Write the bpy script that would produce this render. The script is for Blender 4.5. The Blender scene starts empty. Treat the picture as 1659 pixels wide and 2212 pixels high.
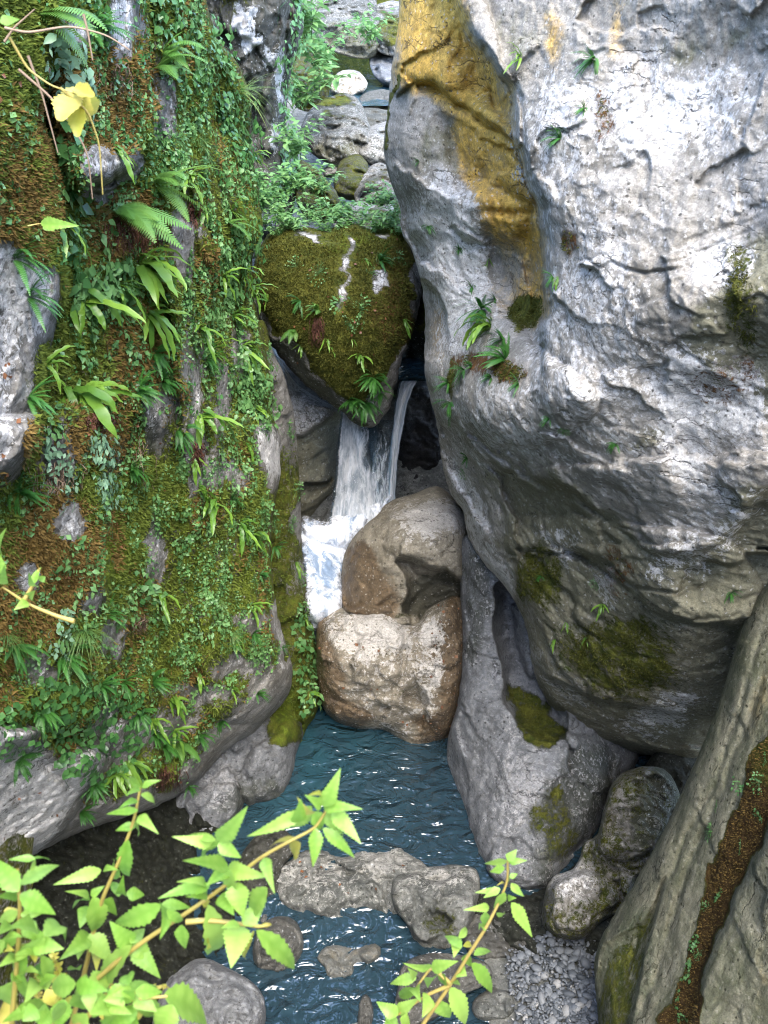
import bpy, math, random
import numpy as np
from mathutils import Vector, Matrix
R = math.radians
rng = np.random.default_rng(7)
random.seed(7)
scene = bpy.context.scene
COL = scene.collection

# ------------------------------------------------------------------ camera, light, exposure
CAM = np.array([0.0, 0.0, 10.0]); PITCH = R(28); FPX = 2372.0; CX, CY = 829.5, 1106.0
cam = bpy.data.cameras.new('camera'); camo = bpy.data.objects.new('camera', cam); COL.objects.link(camo)
camo.location = CAM; camo.rotation_euler = (R(90) - PITCH, 0, 0)
cam.sensor_fit = 'VERTICAL'; cam.sensor_height = 24.0; cam.sensor_width = 18.0
cam.lens = 24.0 * FPX / 2212.0
cam.clip_start = 0.05; cam.clip_end = 500
cam.dof.use_dof = True; cam.dof.focus_distance = 11.5; cam.dof.aperture_fstop = cam.lens / 5.6
scene.camera = camo
SUN_EL, SUN_AZ = R(56), R(164)          # soft light from high up behind the viewer
world = bpy.data.worlds.new('World'); scene.world = world; world.use_nodes = True
wn = world.node_tree.nodes; wl = world.node_tree.links
sky = wn.new('ShaderNodeTexSky'); sky.sky_type = 'NISHITA'; sky.sun_disc = False
sky.sun_elevation = SUN_EL; sky.sun_rotation = SUN_AZ; sky.air_density = 0.75; sky.dust_density = 1.0; sky.ozone_density = 0.9
wl.new(sky.outputs[0], wn['Background'].inputs[0]); wn['Background'].inputs[1].default_value = 0.15
sun = bpy.data.lights.new('sun', 'SUN'); suno = bpy.data.objects.new('sun', sun); COL.objects.link(suno)
sun.energy = 0.75; sun.angle = R(45); sun.color = (1.0, 0.89, 0.7)
sd_ = Vector((math.sin(SUN_AZ) * math.cos(SUN_EL), math.cos(SUN_AZ) * math.cos(SUN_EL), math.sin(SUN_EL)))
suno.rotation_euler = sd_.to_track_quat('Z', 'Y').to_euler()
scene.view_settings.view_transform = 'Standard'; scene.view_settings.look = 'None'
scene.view_settings.exposure = 3.5; scene.view_settings.gamma = 1
scene.cycles.use_denoising = True; scene.cycles.filter_width = 1.05; scene.cycles.max_bounces = 5; scene.cycles.diffuse_bounces = 3; scene.cycles.glossy_bounces = 3; scene.cycles.transparent_max_bounces = 16
scene.cycles.caustics_reflective = False; scene.cycles.caustics_refractive = False

# ------------------------------------------------------------------ numpy helpers
_F = np.array([0, math.cos(PITCH), -math.sin(PITCH)]); _U = np.array([0, math.sin(PITCH), math.cos(PITCH)])
def unproj(px, py, D):
    """world point seen at photo position (px, py) whose world y is D"""
    px = np.asarray(px, float); py = np.asarray(py, float); D = np.asarray(D, float)
    a = (px - CX) / FPX; b = -(py - CY) / FPX
    dy = _F[1] + b * _U[1]; dz = _F[2] + b * _U[2]
    t = D / dy
    return np.stack([a * t, D + 0 * t, CAM[2] + dz * t], -1)
def DZ(py, z=0.0):
    b = -(py - CY) / FPX
    return (z - CAM[2]) / (_F[2] + b * _U[2]) * (_F[1] + b * _U[1])
_perm = np.concatenate([np.random.default_rng(3).permutation(256)] * 3)
_grad = np.random.default_rng(5).normal(size=(256, 3)); _grad /= np.linalg.norm(_grad, axis=1)[:, None]
def perlin(P):
    Pi = np.floor(P).astype(int); f = P - Pi; Pi &= 255
    u = f * f * f * (f * (f * 6 - 15) + 10)
    r = 0
    for dx in (0, 1):
        for dy in (0, 1):
            for dz in (0, 1):
                h = _perm[_perm[_perm[Pi[..., 0] + dx] + Pi[..., 1] + dy] + Pi[..., 2] + dz]
                g = _grad[h]
                d = g[..., 0] * (f[..., 0] - dx) + g[..., 1] * (f[..., 1] - dy) + g[..., 2] * (f[..., 2] - dz)
                w = (u[..., 0] if dx else 1 - u[..., 0]) * (u[..., 1] if dy else 1 - u[..., 1]) * (u[..., 2] if dz else 1 - u[..., 2])
                r = r + d * w
    return r * 1.4
def fbm(P, s, o=4, ridge=False):
    r = 0; a = 1.0; t = 0
    P = P * s
    for i in range(o):
        n = perlin(P + 17.3 * i)
        if ridge: n = 1 - 2 * np.abs(n)
        r = r + n * a; t += a; a *= 0.5; P = P * 2.03
    return r / t
def sstep(x): x = np.clip(x, 0, 1); return x * x * (3 - 2 * x)
def catmull(pts, n):
    p = np.asarray(pts, float); m = len(p); out = []
    for i in range(m):
        p0, p1, p2, p3 = p[(i - 1) % m], p[i], p[(i + 1) % m], p[(i + 2) % m]
        k = max(1, int(np.hypot(*(p2[:2] - p1[:2])) / n))
        t = (np.arange(k) / k)[:, None]
        c = 0.5 * (2 * p1 + (p2 - p0) * t + (2 * p0 - 5 * p1 + 4 * p2 - p3) * t * t + (3 * p1 - p0 - 3 * p2 + p3) * t ** 3)
        out.append(c)
    return np.concatenate(out)
def polydist(X, Y, poly):
    """signed distance (inside > 0), nearest outline point, nearest vertex width"""
    a = poly[:, :2]; b = np.roll(a, -1, 0)
    best = np.full(X.shape, 1e18); nx = np.zeros(X.shape); ny = np.zeros(X.shape); ins = np.zeros(X.shape, bool)
    for (ax, ay), (bx, by) in zip(a, b):
        dx, dy = bx - ax, by - ay; L = dx * dx + dy * dy + 1e-9
        t = np.clip(((X - ax) * dx + (Y - ay) * dy) / L, 0, 1)
        qx, qy = ax + t * dx, ay + t * dy
        d = (X - qx) ** 2 + (Y - qy) ** 2
        k = d < best
        best = np.where(k, d, best); nx = np.where(k, qx, nx); ny = np.where(k, qy, ny)
        if ay != by:
            c = ((ay > Y) != (by > Y)) & (X < dx * (Y - ay) / (by - ay) + ax)
            ins ^= c
    d = np.sqrt(best)
    return np.where(ins, d, -d), nx, ny
def linedist(X, Y, pts):
    p = np.asarray(pts, float); best = np.full(X.shape, 1e18)
    for (ax, ay), (bx, by) in zip(p[:-1, :2], p[1:, :2]):
        dx, dy = bx - ax, by - ay; L = dx * dx + dy * dy + 1e-9
        t = np.clip(((X - ax) * dx + (Y - ay) * dy) / L, 0, 1)
        best = np.minimum(best, (X - ax - t * dx) ** 2 + (Y - ay - t * dy) ** 2)
    return np.sqrt(best)
def prof(t):
    t = np.clip(t, 0, 1); return np.sqrt(np.maximum(0, 1 - (1 - t) ** 2))
def rbf(ctrl, X, Y):
    c = np.asarray(ctrl, float); n = len(c)
    if n == 1: return np.full(X.shape, c[0, 2])
    xy = c[:, :2] / 500.0
    ph = lambda r: np.sqrt(r * r + 0.02)
    A = ph(np.linalg.norm(xy[:, None] - xy[None], axis=2))
    lam = 1e-3 if n > 3 else 1e-1
    if n >= 4:
        Pm = np.c_[np.ones(n), xy]
        M = np.block([[A, Pm], [Pm.T, np.zeros((3, 3))]]); s = np.linalg.lstsq(M, np.r_[c[:, 2], 0, 0, 0], rcond=None)[0]
        w, q = s[:n], s[n:]
    else:
        w = np.linalg.lstsq(A, c[:, 2] - c[:, 2].mean(), rcond=None)[0]; q = np.array([c[:, 2].mean(), 0, 0])
    r = q[0] + q[1] * X / 500 + q[2] * Y / 500
    for i in range(n): r = r + w[i] * ph(np.hypot(X / 500 - xy[i, 0], Y / 500 - xy[i, 1]))
    return r

# ------------------------------------------------------------------ mesh helpers
def mk_mesh(name, V, F, smooth=True, attrs=None):
    """V (n,3); F list of (m,3)/(m,4) int arrays"""
    me = bpy.data.meshes.new(name)
    V = np.asarray(V, np.float32); Fs = [np.asarray(f, np.int32) for f in F if len(f)]
    me.vertices.add(len(V)); me.vertices.foreach_set('co', V.ravel())
    nl = sum(f.size for f in Fs); nf = sum(len(f) for f in Fs)
    me.loops.add(nl); me.polygons.add(nf)
    me.loops.foreach_set('vertex_index', np.concatenate([f.ravel() for f in Fs]))
    tot = np.concatenate([np.full(len(f), f.shape[1], np.int32) for f in Fs])
    st = np.concatenate([[0], np.cumsum(tot)[:-1]]).astype(np.int32)
    me.polygons.foreach_set('loop_start', st)
    me.polygons.foreach_set('use_smooth', np.full(nf, smooth))
    for k, v in (attrs or {}).items():
        a = me.attributes.new(k, 'FLOAT', 'POINT'); a.data.foreach_set('value', np.asarray(v, np.float32))
    me.update(calc_edges=True); me.validate(clean_customdata=False)
    return me
def link(name, me, mat=None, parent=None, loc=None):
    o = bpy.data.objects.new(name, me); COL.objects.link(o)
    if mat and me: me.materials.clear(); me.materials.append(mat)
    if parent: o.parent = parent
    if loc is not None: o.location = loc
    return o
def tag(o, label=None, cat=None, group=None, kind=None):
    if label: o['label'] = label
    if cat: o['category'] = cat
    if group: o['group'] = group
    if kind: o['kind'] = kind
    return o
def link_at_base(name, V, F, mat, attrs=None, smooth=True):
    b = np.array([V[:, 0].mean(), V[:, 1].mean(), V[:, 2].min()])
    return link(name, mk_mesh(name, V - b, F, smooth, attrs), mat, loc=b)

# ------------------------------------------------------------------ materials
class NT:
    def __init__(s, name):
        s.m = bpy.data.materials.new(name); s.m.use_nodes = True; s.t = s.m.node_tree; s.n = s.t.nodes; s.n.clear()
        s.out = s.n.new('ShaderNodeOutputMaterial')
    def new(s, typ, props=None, **inp):
        nd = s.n.new('ShaderNode' + typ)
        for k, v in (props or {}).items(): setattr(nd, k, v)
        for k, v in inp.items():
            key = int(k[1:]) if k[0] == 'i' and k[1:].isdigit() else k.replace('_', ' ')
            s.put(nd.inputs[key], v)
        return nd
    def put(s, sock, v):
        if hasattr(v, 'links') or isinstance(v, bpy.types.NodeSocket): s.t.links.new(v, sock)
        elif isinstance(v, bpy.types.Node): s.t.links.new(v.outputs[0], sock)
        elif isinstance(v, (tuple, list)) and len(v) == 3 and sock.type == 'RGBA': sock.default_value = (*v, 1)
        else: sock.default_value = v
    def math(s, op, a, b=0.0, c=None, clamp=False):
        nd = s.new('Math', dict(operation=op, use_clamp=clamp), i0=a, i1=b)
        if c is not None: s.put(nd.inputs[2], c)
        return nd.outputs[0]
    def mix(s, f, a, b, mode='MIX'):
        nd = s.n.new('ShaderNodeMix'); nd.data_type = 'RGBA'; nd.blend_type = mode; nd.clamp_factor = True
        s.put(nd.inputs[0], f); s.put(nd.inputs[6], a); s.put(nd.inputs[7], b); return nd.outputs[2]
    def noise(s, vec, scale, detail=4, rough=0.55, dist=0.0):
        return s.new('TexNoise', None, Vector=vec, Scale=scale, Detail=detail, Roughness=rough, Distortion=dist).outputs[0]
    def ramp(s, f, lo, hi):
        return s.new('MapRange', dict(clamp=True, interpolation_type='SMOOTHSTEP'), Value=f, From_Min=lo, From_Max=hi).outputs[0]
    def attr(s, name):
        return s.new('Attribute', dict(attribute_name=name)).outputs['Fac']
def rock_mat(name, c1, c2, lichen=(0.62, 0.62, 0.62), dark=(0.09, 0.085, 0.07), ochre=(0.36, 0.24, 0.07), moss=((0.045, 0.06, 0.011), (0.11, 0.115, 0.02)),
             rust=(0.1, 0.05, 0.018), bright=(0.15, 0.21, 0.018), rough=0.85, strata=0.6, sdir=(0.3, 0.25, 1.0), speck=0.5, bumpd=0.04, fine=1.0, crack=1.0, axis=None, micro=0.85, pits=0.8, fleck=0.55):
    t = NT(name); pos = t.new('TexCoord').outputs['Object']
    st = t.new('Mapping', None, Vector=pos, Rotation=sdir, Scale=(1.6, 1.6, 9.0)).outputs[0]
    if axis is not None:
        ax = Vector(axis).normalized(); e1 = ax.cross(Vector((0, 0, 1))).normalized(); e2 = ax.cross(e1)
        dt = [t.math('MULTIPLY', t.new('VectorMath', dict(operation='DOT_PRODUCT'), i0=pos, i1=tuple(e)).outputs['Value'], k) for e, k in ((e1, 7.0), (e2, 7.0), (ax, 0.55))]
        st = t.new('CombineXYZ', None, X=dt[0], Y=dt[1], Z=dt[2]).outputs[0]
    vert = t.new('Mapping', None, Vector=pos, Scale=(5.0, 5.0, 0.9)).outputs[0]
    n1 = t.noise(pos, 1.3, 6, 0.6); n2 = t.noise(pos, 9, 6, 0.7); n3 = t.noise(pos, 55, 3, 0.7); ns = t.noise(st, 1.2, 6, 0.65, 0.6)
    nv = t.noise(vert, 1.6, 5, 0.65)
    n4 = t.noise(pos, 22, 5, 0.75)
    col = t.mix(t.ramp(t.math('ADD', t.math('MULTIPLY', n1, 0.6), t.math('MULTIPLY', ns, 0.4)), 0.38, 0.62), c1, c2)
    col = t.mix(t.math('MULTIPLY', t.ramp(n2, 0.45, 0.72), 0.45), col, tuple(min(1, 1.45 * x) for x in c2))
    col = t.mix(t.math('MULTIPLY', t.ramp(n4, 0.58, 0.70), speck), col, tuple(0.42 * x for x in c1))
    col = t.mix(t.math('MULTIPLY', t.ramp(n3, 0.60, 0.75), speck * 0.6), col, tuple(0.5 * x for x in c1))
    def msk(a, nz, k=1.5, w=0.16):
        v = t.math('ADD', t.math('MULTIPLY', t.attr(a), k), t.math('SUBTRACT', nz, 0.5 + k * 0.5))
        return t.ramp(v, -w, w)
    nm = t.math('ADD', t.math('MULTIPLY', n2, 0.5), t.math('ADD', t.math('MULTIPLY', n4, 0.65), t.math('MULTIPLY', t.math('ADD', n1, nv), 0.25)))
    nm = t.math('SUBTRACT', nm, 0.325)
    L = msk('lichen', nm, 0.75, 0.035)
    lich = t.mix(t.ramp(n3, 0.35, 0.7), lichen, tuple(0.72 * x for x in lichen))
    D = t.math('MULTIPLY', msk('dark', t.math('ADD', t.math('MULTIPLY', nv, 0.5), t.math('MULTIPLY', n2, 0.5)), 0.9, 0.12), 0.85)
    dk = t.mix(n2, tuple(0.6 * x for x in dark), tuple(1.5 * x for x in dark))
    O = t.math('MULTIPLY', msk('ochre', t.math('ADD', t.math('MULTIPLY', n1, 0.5), t.math('MULTIPLY', n2, 0.5)), 1.2, 0.22), 0.9)
    oc = t.mix(t.ramp(n2, 0.3, 0.7), tuple(0.55 * x for x in ochre), tuple(1.25 * x for x in ochre))
    col = t.mix(D, col, dk); col = t.mix(O, col, oc); col = t.mix(L, col, lich)
    fv = t.new('TexVoronoi', dict(feature='F1'), Vector=pos, Scale=21.0)
    fr = t.new('SeparateColor', None, Color=fv.outputs['Color']).outputs[0]
    fk = t.math('MULTIPLY', t.math('SUBTRACT', 1.0, t.ramp(t.math('ADD', fv.outputs['Distance'], t.math('MULTIPLY', t.math('SUBTRACT', n3, 0.5), 0.9)), 0.14, 0.3)), t.ramp(t.math('ADD', fr, t.math('SUBTRACT', n2, 0.5)), 0.45, 0.6))
    col = t.mix(t.math('MULTIPLY', fk, fleck), col, tuple(0.9 * x for x in lichen))
    M = msk('moss', nm, 0.9, 0.07)
    mc = t.mix(t.ramp(t.noise(pos, 5, 5, 0.7), 0.36, 0.62), moss[0], moss[1])
    mc = t.mix(t.math('MULTIPLY', t.ramp(n4, 0.45, 0.7), 0.55), mc, tuple(0.35 * x for x in moss[0]))
    mc = t.mix(msk('rust', n2, 1.1, 0.2), mc, t.mix(t.ramp(n4, 0.3, 0.7), tuple(0.5 * x for x in rust), tuple(1.5 * x for x in rust)))
    mc = t.mix(msk('bright', n2, 1.1, 0.2), mc, t.mix(t.ramp(n4, 0.35, 0.65), tuple(0.55 * x for x in bright), bright))
    col = t.mix(M, col, mc)
    mc_ = t.noise(pos, 26, 8, 0.85); mc2 = t.noise(pos, 75, 4, 0.8)
    g_ = t.math('ADD', t.math('MULTIPLY', t.ramp(mc_, 0.3, 0.7), 0.75), t.math('MULTIPLY', t.ramp(mc2, 0.3, 0.7), 0.55))
    g_ = t.math('ADD', g_, 0.38)
    col = t.mix(micro, col, t.new('CombineXYZ', None, X=g_, Y=g_, Z=g_).outputs[0], 'MULTIPLY')
    pv = t.new('TexVoronoi', dict(feature='F1'), Vector=pos, Scale=16.0, Randomness=1.0).outputs[0]
    pit = t.math('MULTIPLY', t.math('SUBTRACT', 1.0, t.ramp(t.math('ADD', pv, t.math('MULTIPLY', t.math('SUBTRACT', n4, 0.5), 0.5)), 0.12, 0.26)), t.ramp(n2, 0.46, 0.56))
    pit = t.math('MULTIPLY', pit, t.math('SUBTRACT', 1.0, M))
    col = t.mix(t.math('MULTIPLY', pit, pits), col, tuple(0.28 * x for x in c1))
    wv = t.new('VectorMath', dict(operation='ADD'), i0=st, i1=t.new('VectorMath', dict(operation='SCALE'), i0=t.new('TexNoise', None, Vector=pos, Scale=2.5, Detail=5, Roughness=0.6).outputs[1], Scale=2.2).outputs[0]).outputs[0]
    ce = t.new('TexVoronoi', dict(feature='DISTANCE_TO_EDGE'), Vector=wv, Scale=0.75).outputs[0]
    ck = t.math('MULTIPLY', t.math('SUBTRACT', 1.0, t.ramp(ce, 0.0, 0.035)), t.ramp(n1, 0.48, 0.62))
    ck = t.math('MULTIPLY', ck, t.math('SUBTRACT', 1.0, t.math('MULTIPLY', M, 0.9)))
    col = t.mix(t.math('MULTIPLY', ck, crack * 0.7), col, tuple(0.3 * x for x in c1))
    W = t.attr('wet')
    h = t.math('ADD', t.math('MULTIPLY', n2, 0.32), t.math('MULTIPLY', ns, strata))
    h = t.math('ADD', h, t.math('MULTIPLY', n4, 0.6)); h = t.math('ADD', h, t.math('ADD', t.math('MULTIPLY', n3, 0.3 * fine), t.math('MULTIPLY', mc_, 0.7 * fine)))
    h = t.math('ADD', h, t.math('MULTIPLY', M, t.math('ADD', t.math('MULTIPLY', n3, 0.8), 0.3)))
    h = t.math('SUBTRACT', h, t.math('ADD', t.math('MULTIPLY', ck, 0.7 * crack), t.math('MULTIPLY', pit, 0.5 * pits)))
    bp = t.new('Bump', None, Height=h, Strength=0.85, Distance=bumpd)
    rg = t.math('SUBTRACT', rough, t.math('MULTIPLY', W, 0.62))
    p = t.new('BsdfPrincipled', None, Base_Color=col, Roughness=rg, Normal=bp.outputs[0])
    t.put(p.inputs['Specular IOR Level'], t.math('ADD', 0.12, t.math('MULTIPLY', W, 0.4)))
    t.t.links.new(p.outputs[0], t.out.inputs[0])
    return t.m

# ------------------------------------------------------------------ rocks
MASKS = ('moss', 'rust', 'bright', 'ochre', 'lichen', 'dark', 'wet')
SURF = {}
class Surface: pass
def rock(name, outline, ctrl, roll=0.6, w=60, step=3.0, thick=1.5, bumps=(), paint=(), base=None, amp=0.12, scale=1.6, jit=4.0,
         strat=0.0, ridge=0.6, grit=0.22, facet=None, cracks=(), mat=None, seed=0, key=None, edge=1.0, warp=22):
    ol = catmull(outline, 9)
    s = np.arange(len(ol)) / len(ol) * 2 * math.pi
    Pn = np.stack([np.cos(s) * len(ol) / 14, np.sin(s) * len(ol) / 14, np.full(len(s), seed * 3.7)], -1)
    j1 = fbm(Pn, 1, 4) * jit * edge; j2 = fbm(Pn + 40, 1, 4) * jit * edge
    ol = ol + np.stack([j1, j2], -1)
    x0, y0 = ol.min(0) - step * 2; x1, y1 = ol.max(0) + step * 2
    gx = np.arange(x0, x1 + step, step); gy = np.arange(y0, y1 + step, step)
    X, Y = np.meshgrid(gx, gy)
    d, qx, qy = polydist(X, Y, ol)
    Dn = rbf(ctrl, X, Y)
    P = unproj(X, Y, Dn) + seed * 11.1
    wx = fbm(P, 2.2, 6) * warp * 2.4; wy = fbm(P + 9, 2.2, 6) * warp * 2.4
    for b in bumps:
        pl = catmull(b[0], 14); bd, _, _ = polydist(X + wx * 0.5, Y + wy * 0.5, pl)
        Dn = Dn - b[1] * (sstep(bd / b[2]) if b[1] < 0 and b[2] > 40 else prof(bd / b[2])) * ((1 - sstep((Y - b[3][0]) / (b[3][1] - b[3][0]))) if len(b) > 3 else 1)
    base_edge = Dn.copy()
    Dn = Dn + roll * (1 - prof(np.maximum(d, 0) / w))
    P = unproj(X, Y, Dn) + seed * 11.1
    dn = amp * (fbm(P, scale, 5) * 1.5 + ridge * fbm(P + 5 + 0.25 * fbm(P, 3.0, 2)[..., None], scale * 1.9, 5, True))
    dn += amp * grit * fbm(P, scale * 9, 3)
    if strat:
        a = P[..., 2] * 1.0 + P[..., 0] * 0.45 + fbm(P + 3, 0.7, 5) * 1.5
        q = np.stack([a * 5.0, P[..., 0] * 1.5, P[..., 1] * 1.5], -1)
        sr = fbm(q, 1, 5, True)
        dn += -strat * np.maximum(sr - 0.1, 0) * 2.2 * sstep(fbm(P + 31, 0.9, 3) + 0.35)
        dn += strat * 0.25 * fbm(P + 8, scale * 5, 4, True)
    if facet:
        rs = np.random.default_rng(900 + seed); ii = np.argwhere(d > 0); sd = P[tuple(ii[rs.integers(len(ii), size=facet[0])].T)]
        Q = P * [1, 1, 1.5] + 0.16 * facet[2] * np.stack([fbm(P + 51, 2.2 / facet[2], 4), fbm(P + 61, 2.2 / facet[2], 4), fbm(P + 71, 2.2 / facet[2], 4)], -1) * 2
        bd = np.full(X.shape, 1e9); g = np.zeros(X.shape)
        for q_ in sd:
            dv = Q - q_ * [1, 1, 1.5]; d2 = (dv ** 2).sum(-1); nv_ = rs.normal(size=3) * facet[1]; m_ = d2 < bd
            g = np.where(m_, dv @ nv_ + rs.normal() * facet[1] * 0.12 * facet[2], g); bd = np.where(m_, d2, bd)
        gp = np.pad(g, 1, 'edge'); g = (gp[:-2, 1:-1] + gp[2:, 1:-1] + gp[1:-1, :-2] + gp[1:-1, 2:] + 2 * g) / 6
        dn += np.clip(g, -0.25, 0.25)
    for c in cracks:
        cl = linedist(X + wx * 0.35, Y + wy * 0.35, c[0]); e0, e1 = c[0][0], c[0][-1]; tp = np.clip(np.minimum(np.hypot(X - e0[0], Y - e0[1]), np.hypot(X - e1[0], Y - e1[1])) / 60, 0, 1); dn += c[1] * np.exp(-(cl / c[2]) ** 2) * tp * np.clip(0.75 + 1.3 * fbm(P + 77, 3.5, 3), 0.05, 1.3)
    fade = np.clip(d / 10, 0.15, 1)
    Dn = Dn + dn * fade
    mk = {k: np.full(X.shape, float((base or {}).get(k, 0.0))) for k in MASKS}
    for p in paint:
        k, val, soft, shp = p[0], p[1], p[2], p[3]
        if isinstance(shp[0], (int, float)):
            cx, cy, rx, ry = shp[:4]; an = R(shp[4]) if len(shp) > 4 else 0
            dx, dy = X + wx - cx, Y + wy - cy
            ex = dx * math.cos(an) + dy * math.sin(an); ey = -dx * math.sin(an) + dy * math.cos(an)
            sdv = (1 - np.sqrt((ex / rx) ** 2 + (ey / ry) ** 2)) * min(rx, ry)
        else:
            sdv, _, _ = polydist(X + wx, Y + wy, catmull(shp, 20))
        f = sstep(sdv / (soft * 1.5) + 0.5)
        for kk, vv in (zip(k.split('+'), val) if isinstance(val, tuple) else [(q, val) for q in k.split('+')]):
            mk[kk] = mk[kk] * (1 - f) + vv * f
    # mesh: cells with any corner inside; outside corners snapped to the outline
    ins = d > 0
    cell = ins[:-1, :-1] | ins[1:, :-1] | ins[:-1, 1:] | ins[1:, 1:]
    use = np.zeros(X.shape, bool)
    use[:-1, :-1] |= cell; use[1:, :-1] |= cell; use[:-1, 1:] |= cell; use[1:, 1:] |= cell
    Xs = np.where(ins, X, qx); Ys = np.where(ins, Y, qy)
    idx = np.full(X.shape, -1); n = int(use.sum()); idx[use] = np.arange(n)
    ds = np.maximum(d, 0)
    V = unproj(Xs, Ys, Dn)[use]
    Db = base_edge + roll + 0.02 + thick * prof(ds / max(w * 1.3, 1))
    Vb = unproj(Xs, Ys, Db)[use]
    c = np.argwhere(cell); i, j = c[:, 0], c[:, 1]
    a, b_, c_, e = idx[i, j], idx[i, j + 1], idx[i + 1, j + 1], idx[i + 1, j]
    Fq = np.stack([a, e, c_, b_], 1)
    # rim: boundary edges of the cell set
    edges = []
    cp = np.pad(cell, 1)
    for (di, dj, p, q) in ((-1, 0, (0, 0), (0, 1)), (1, 0, (1, 1), (1, 0)), (0, -1, (1, 0), (0, 0)), (0, 1, (0, 1), (1, 1))):
        k = ~cp[i + 1 + di, j + 1 + dj]
        edges.append(np.stack([idx[i[k] + p[0], j[k] + p[1]], idx[i[k] + q[0], j[k] + q[1]]], 1))
    E = np.concatenate(edges)
    rim = np.stack([E[:, 0], E[:, 1], E[:, 1] + n, E[:, 0] + n], 1)
    F = [Fq, Fq[:, ::-1] + n, rim]
    at = {k: np.r_[v[use], v[use]] for k, v in mk.items()}; at['rim'] = np.tile(np.clip(ds[use] / 30, 0, 1), 2)
    o = link_at_base(name, np.concatenate([V, Vb]), F, mat, at)
    S = Surface(); S.x0, S.y0, S.step, S.D, S.d, S.mk, S.X, S.Y = x0, y0, step, Dn, d, mk, X, Y
    G = unproj(X, Y, Dn); S.P = G
    gu = np.gradient(G, axis=1); gv = np.gradient(G, axis=0)
    N = np.cross(gv, gu); N /= np.linalg.norm(N, axis=2)[..., None] + 1e-9
    N *= -np.sign(np.sum(N * (G - CAM), axis=2))[..., None]
    S.N = N; S.obj = o
    if key: SURF[key] = S
    return o
def at(key, px, py):
    S = SURF[key]; i = int(round((py - S.y0) / S.step)); j = int(round((px - S.x0) / S.step))
    i = min(max(i, 1), S.D.shape[0] - 2); j = min(max(j, 1), S.D.shape[1] - 2)
    n = S.N[max(0, i - 4):i + 5, max(0, j - 4):j + 5].reshape(-1, 3).mean(0)
    return S.P[i, j].copy(), n / (np.linalg.norm(n) + 1e-9)
M_PALE = rock_mat('pale_limestone', (0.185, 0.175, 0.15), (0.32, 0.305, 0.275), lichen=(0.52, 0.515, 0.495), dark=(0.145, 0.14, 0.09), ochre=(0.58, 0.35, 0.06), strata=0.35, speck=0.7, bumpd=0.03)
M_CLIFF = rock_mat('mossy_limestone', (0.13, 0.125, 0.11), (0.27, 0.265, 0.25), lichen=(0.55, 0.55, 0.54), dark=(0.035, 0.04, 0.022), ochre=(0.28, 0.17, 0.05), sdir=(0.2, -0.5, 0.6))
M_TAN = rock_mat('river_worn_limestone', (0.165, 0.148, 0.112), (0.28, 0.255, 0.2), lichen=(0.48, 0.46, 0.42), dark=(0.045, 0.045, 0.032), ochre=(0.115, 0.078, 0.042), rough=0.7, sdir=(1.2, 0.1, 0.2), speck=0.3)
M_GREY = rock_mat('smooth_grey_limestone', (0.11, 0.115, 0.12), (0.2, 0.21, 0.22), lichen=(0.33, 0.335, 0.34), dark=(0.04, 0.045, 0.035), strata=0.25, speck=0.45)
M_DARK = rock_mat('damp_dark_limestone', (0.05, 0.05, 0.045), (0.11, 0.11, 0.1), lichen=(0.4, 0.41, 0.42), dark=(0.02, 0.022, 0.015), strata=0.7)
M_CAVE_SHADE = rock_mat('cave_shade_stone', (0.012, 0.012, 0.012), (0.03, 0.03, 0.028), lichen=(0.09, 0.09, 0.09), dark=(0.01, 0.01, 0.01))  # stone lowered to near black, so the cave's shade is in the colour
M_PAINTED_SHADE = rock_mat('painted_shade_stone', (0.022, 0.024, 0.02), (0.052, 0.055, 0.046), lichen=(0.14, 0.145, 0.13), dark=(0.012, 0.014, 0.01))  # darkened stone copy: shade under the cliff and in the crevice painted in
M_RIVER = rock_mat('river_boulder_stone', (0.075, 0.08, 0.075), (0.19, 0.195, 0.18), lichen=(0.33, 0.33, 0.31), dark=(0.03, 0.032, 0.022), ochre=(0.2, 0.15, 0.08), rough=0.75, strata=0.5)
M_WHITE = rock_mat('bleached_limestone', (0.05, 0.053, 0.046), (0.125, 0.125, 0.112), lichen=(0.25, 0.25, 0.235), dark=(0.09, 0.09, 0.06), strata=0.4)
M_SLAB = rock_mat('layered_slab_stone', (0.085, 0.092, 0.055), (0.17, 0.165, 0.12), lichen=(0.28, 0.275, 0.22), dark=(0.06, 0.075, 0.045), ochre=(0.2, 0.15, 0.05), rust=(0.05, 0.03, 0.011), bright=(0.085, 0.09, 0.014), strata=0.9, speck=0.3, fleck=0.5, axis=tuple(unproj(1650, 1300, 7.8) - unproj(1300, 2100, 7.0)))

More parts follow.
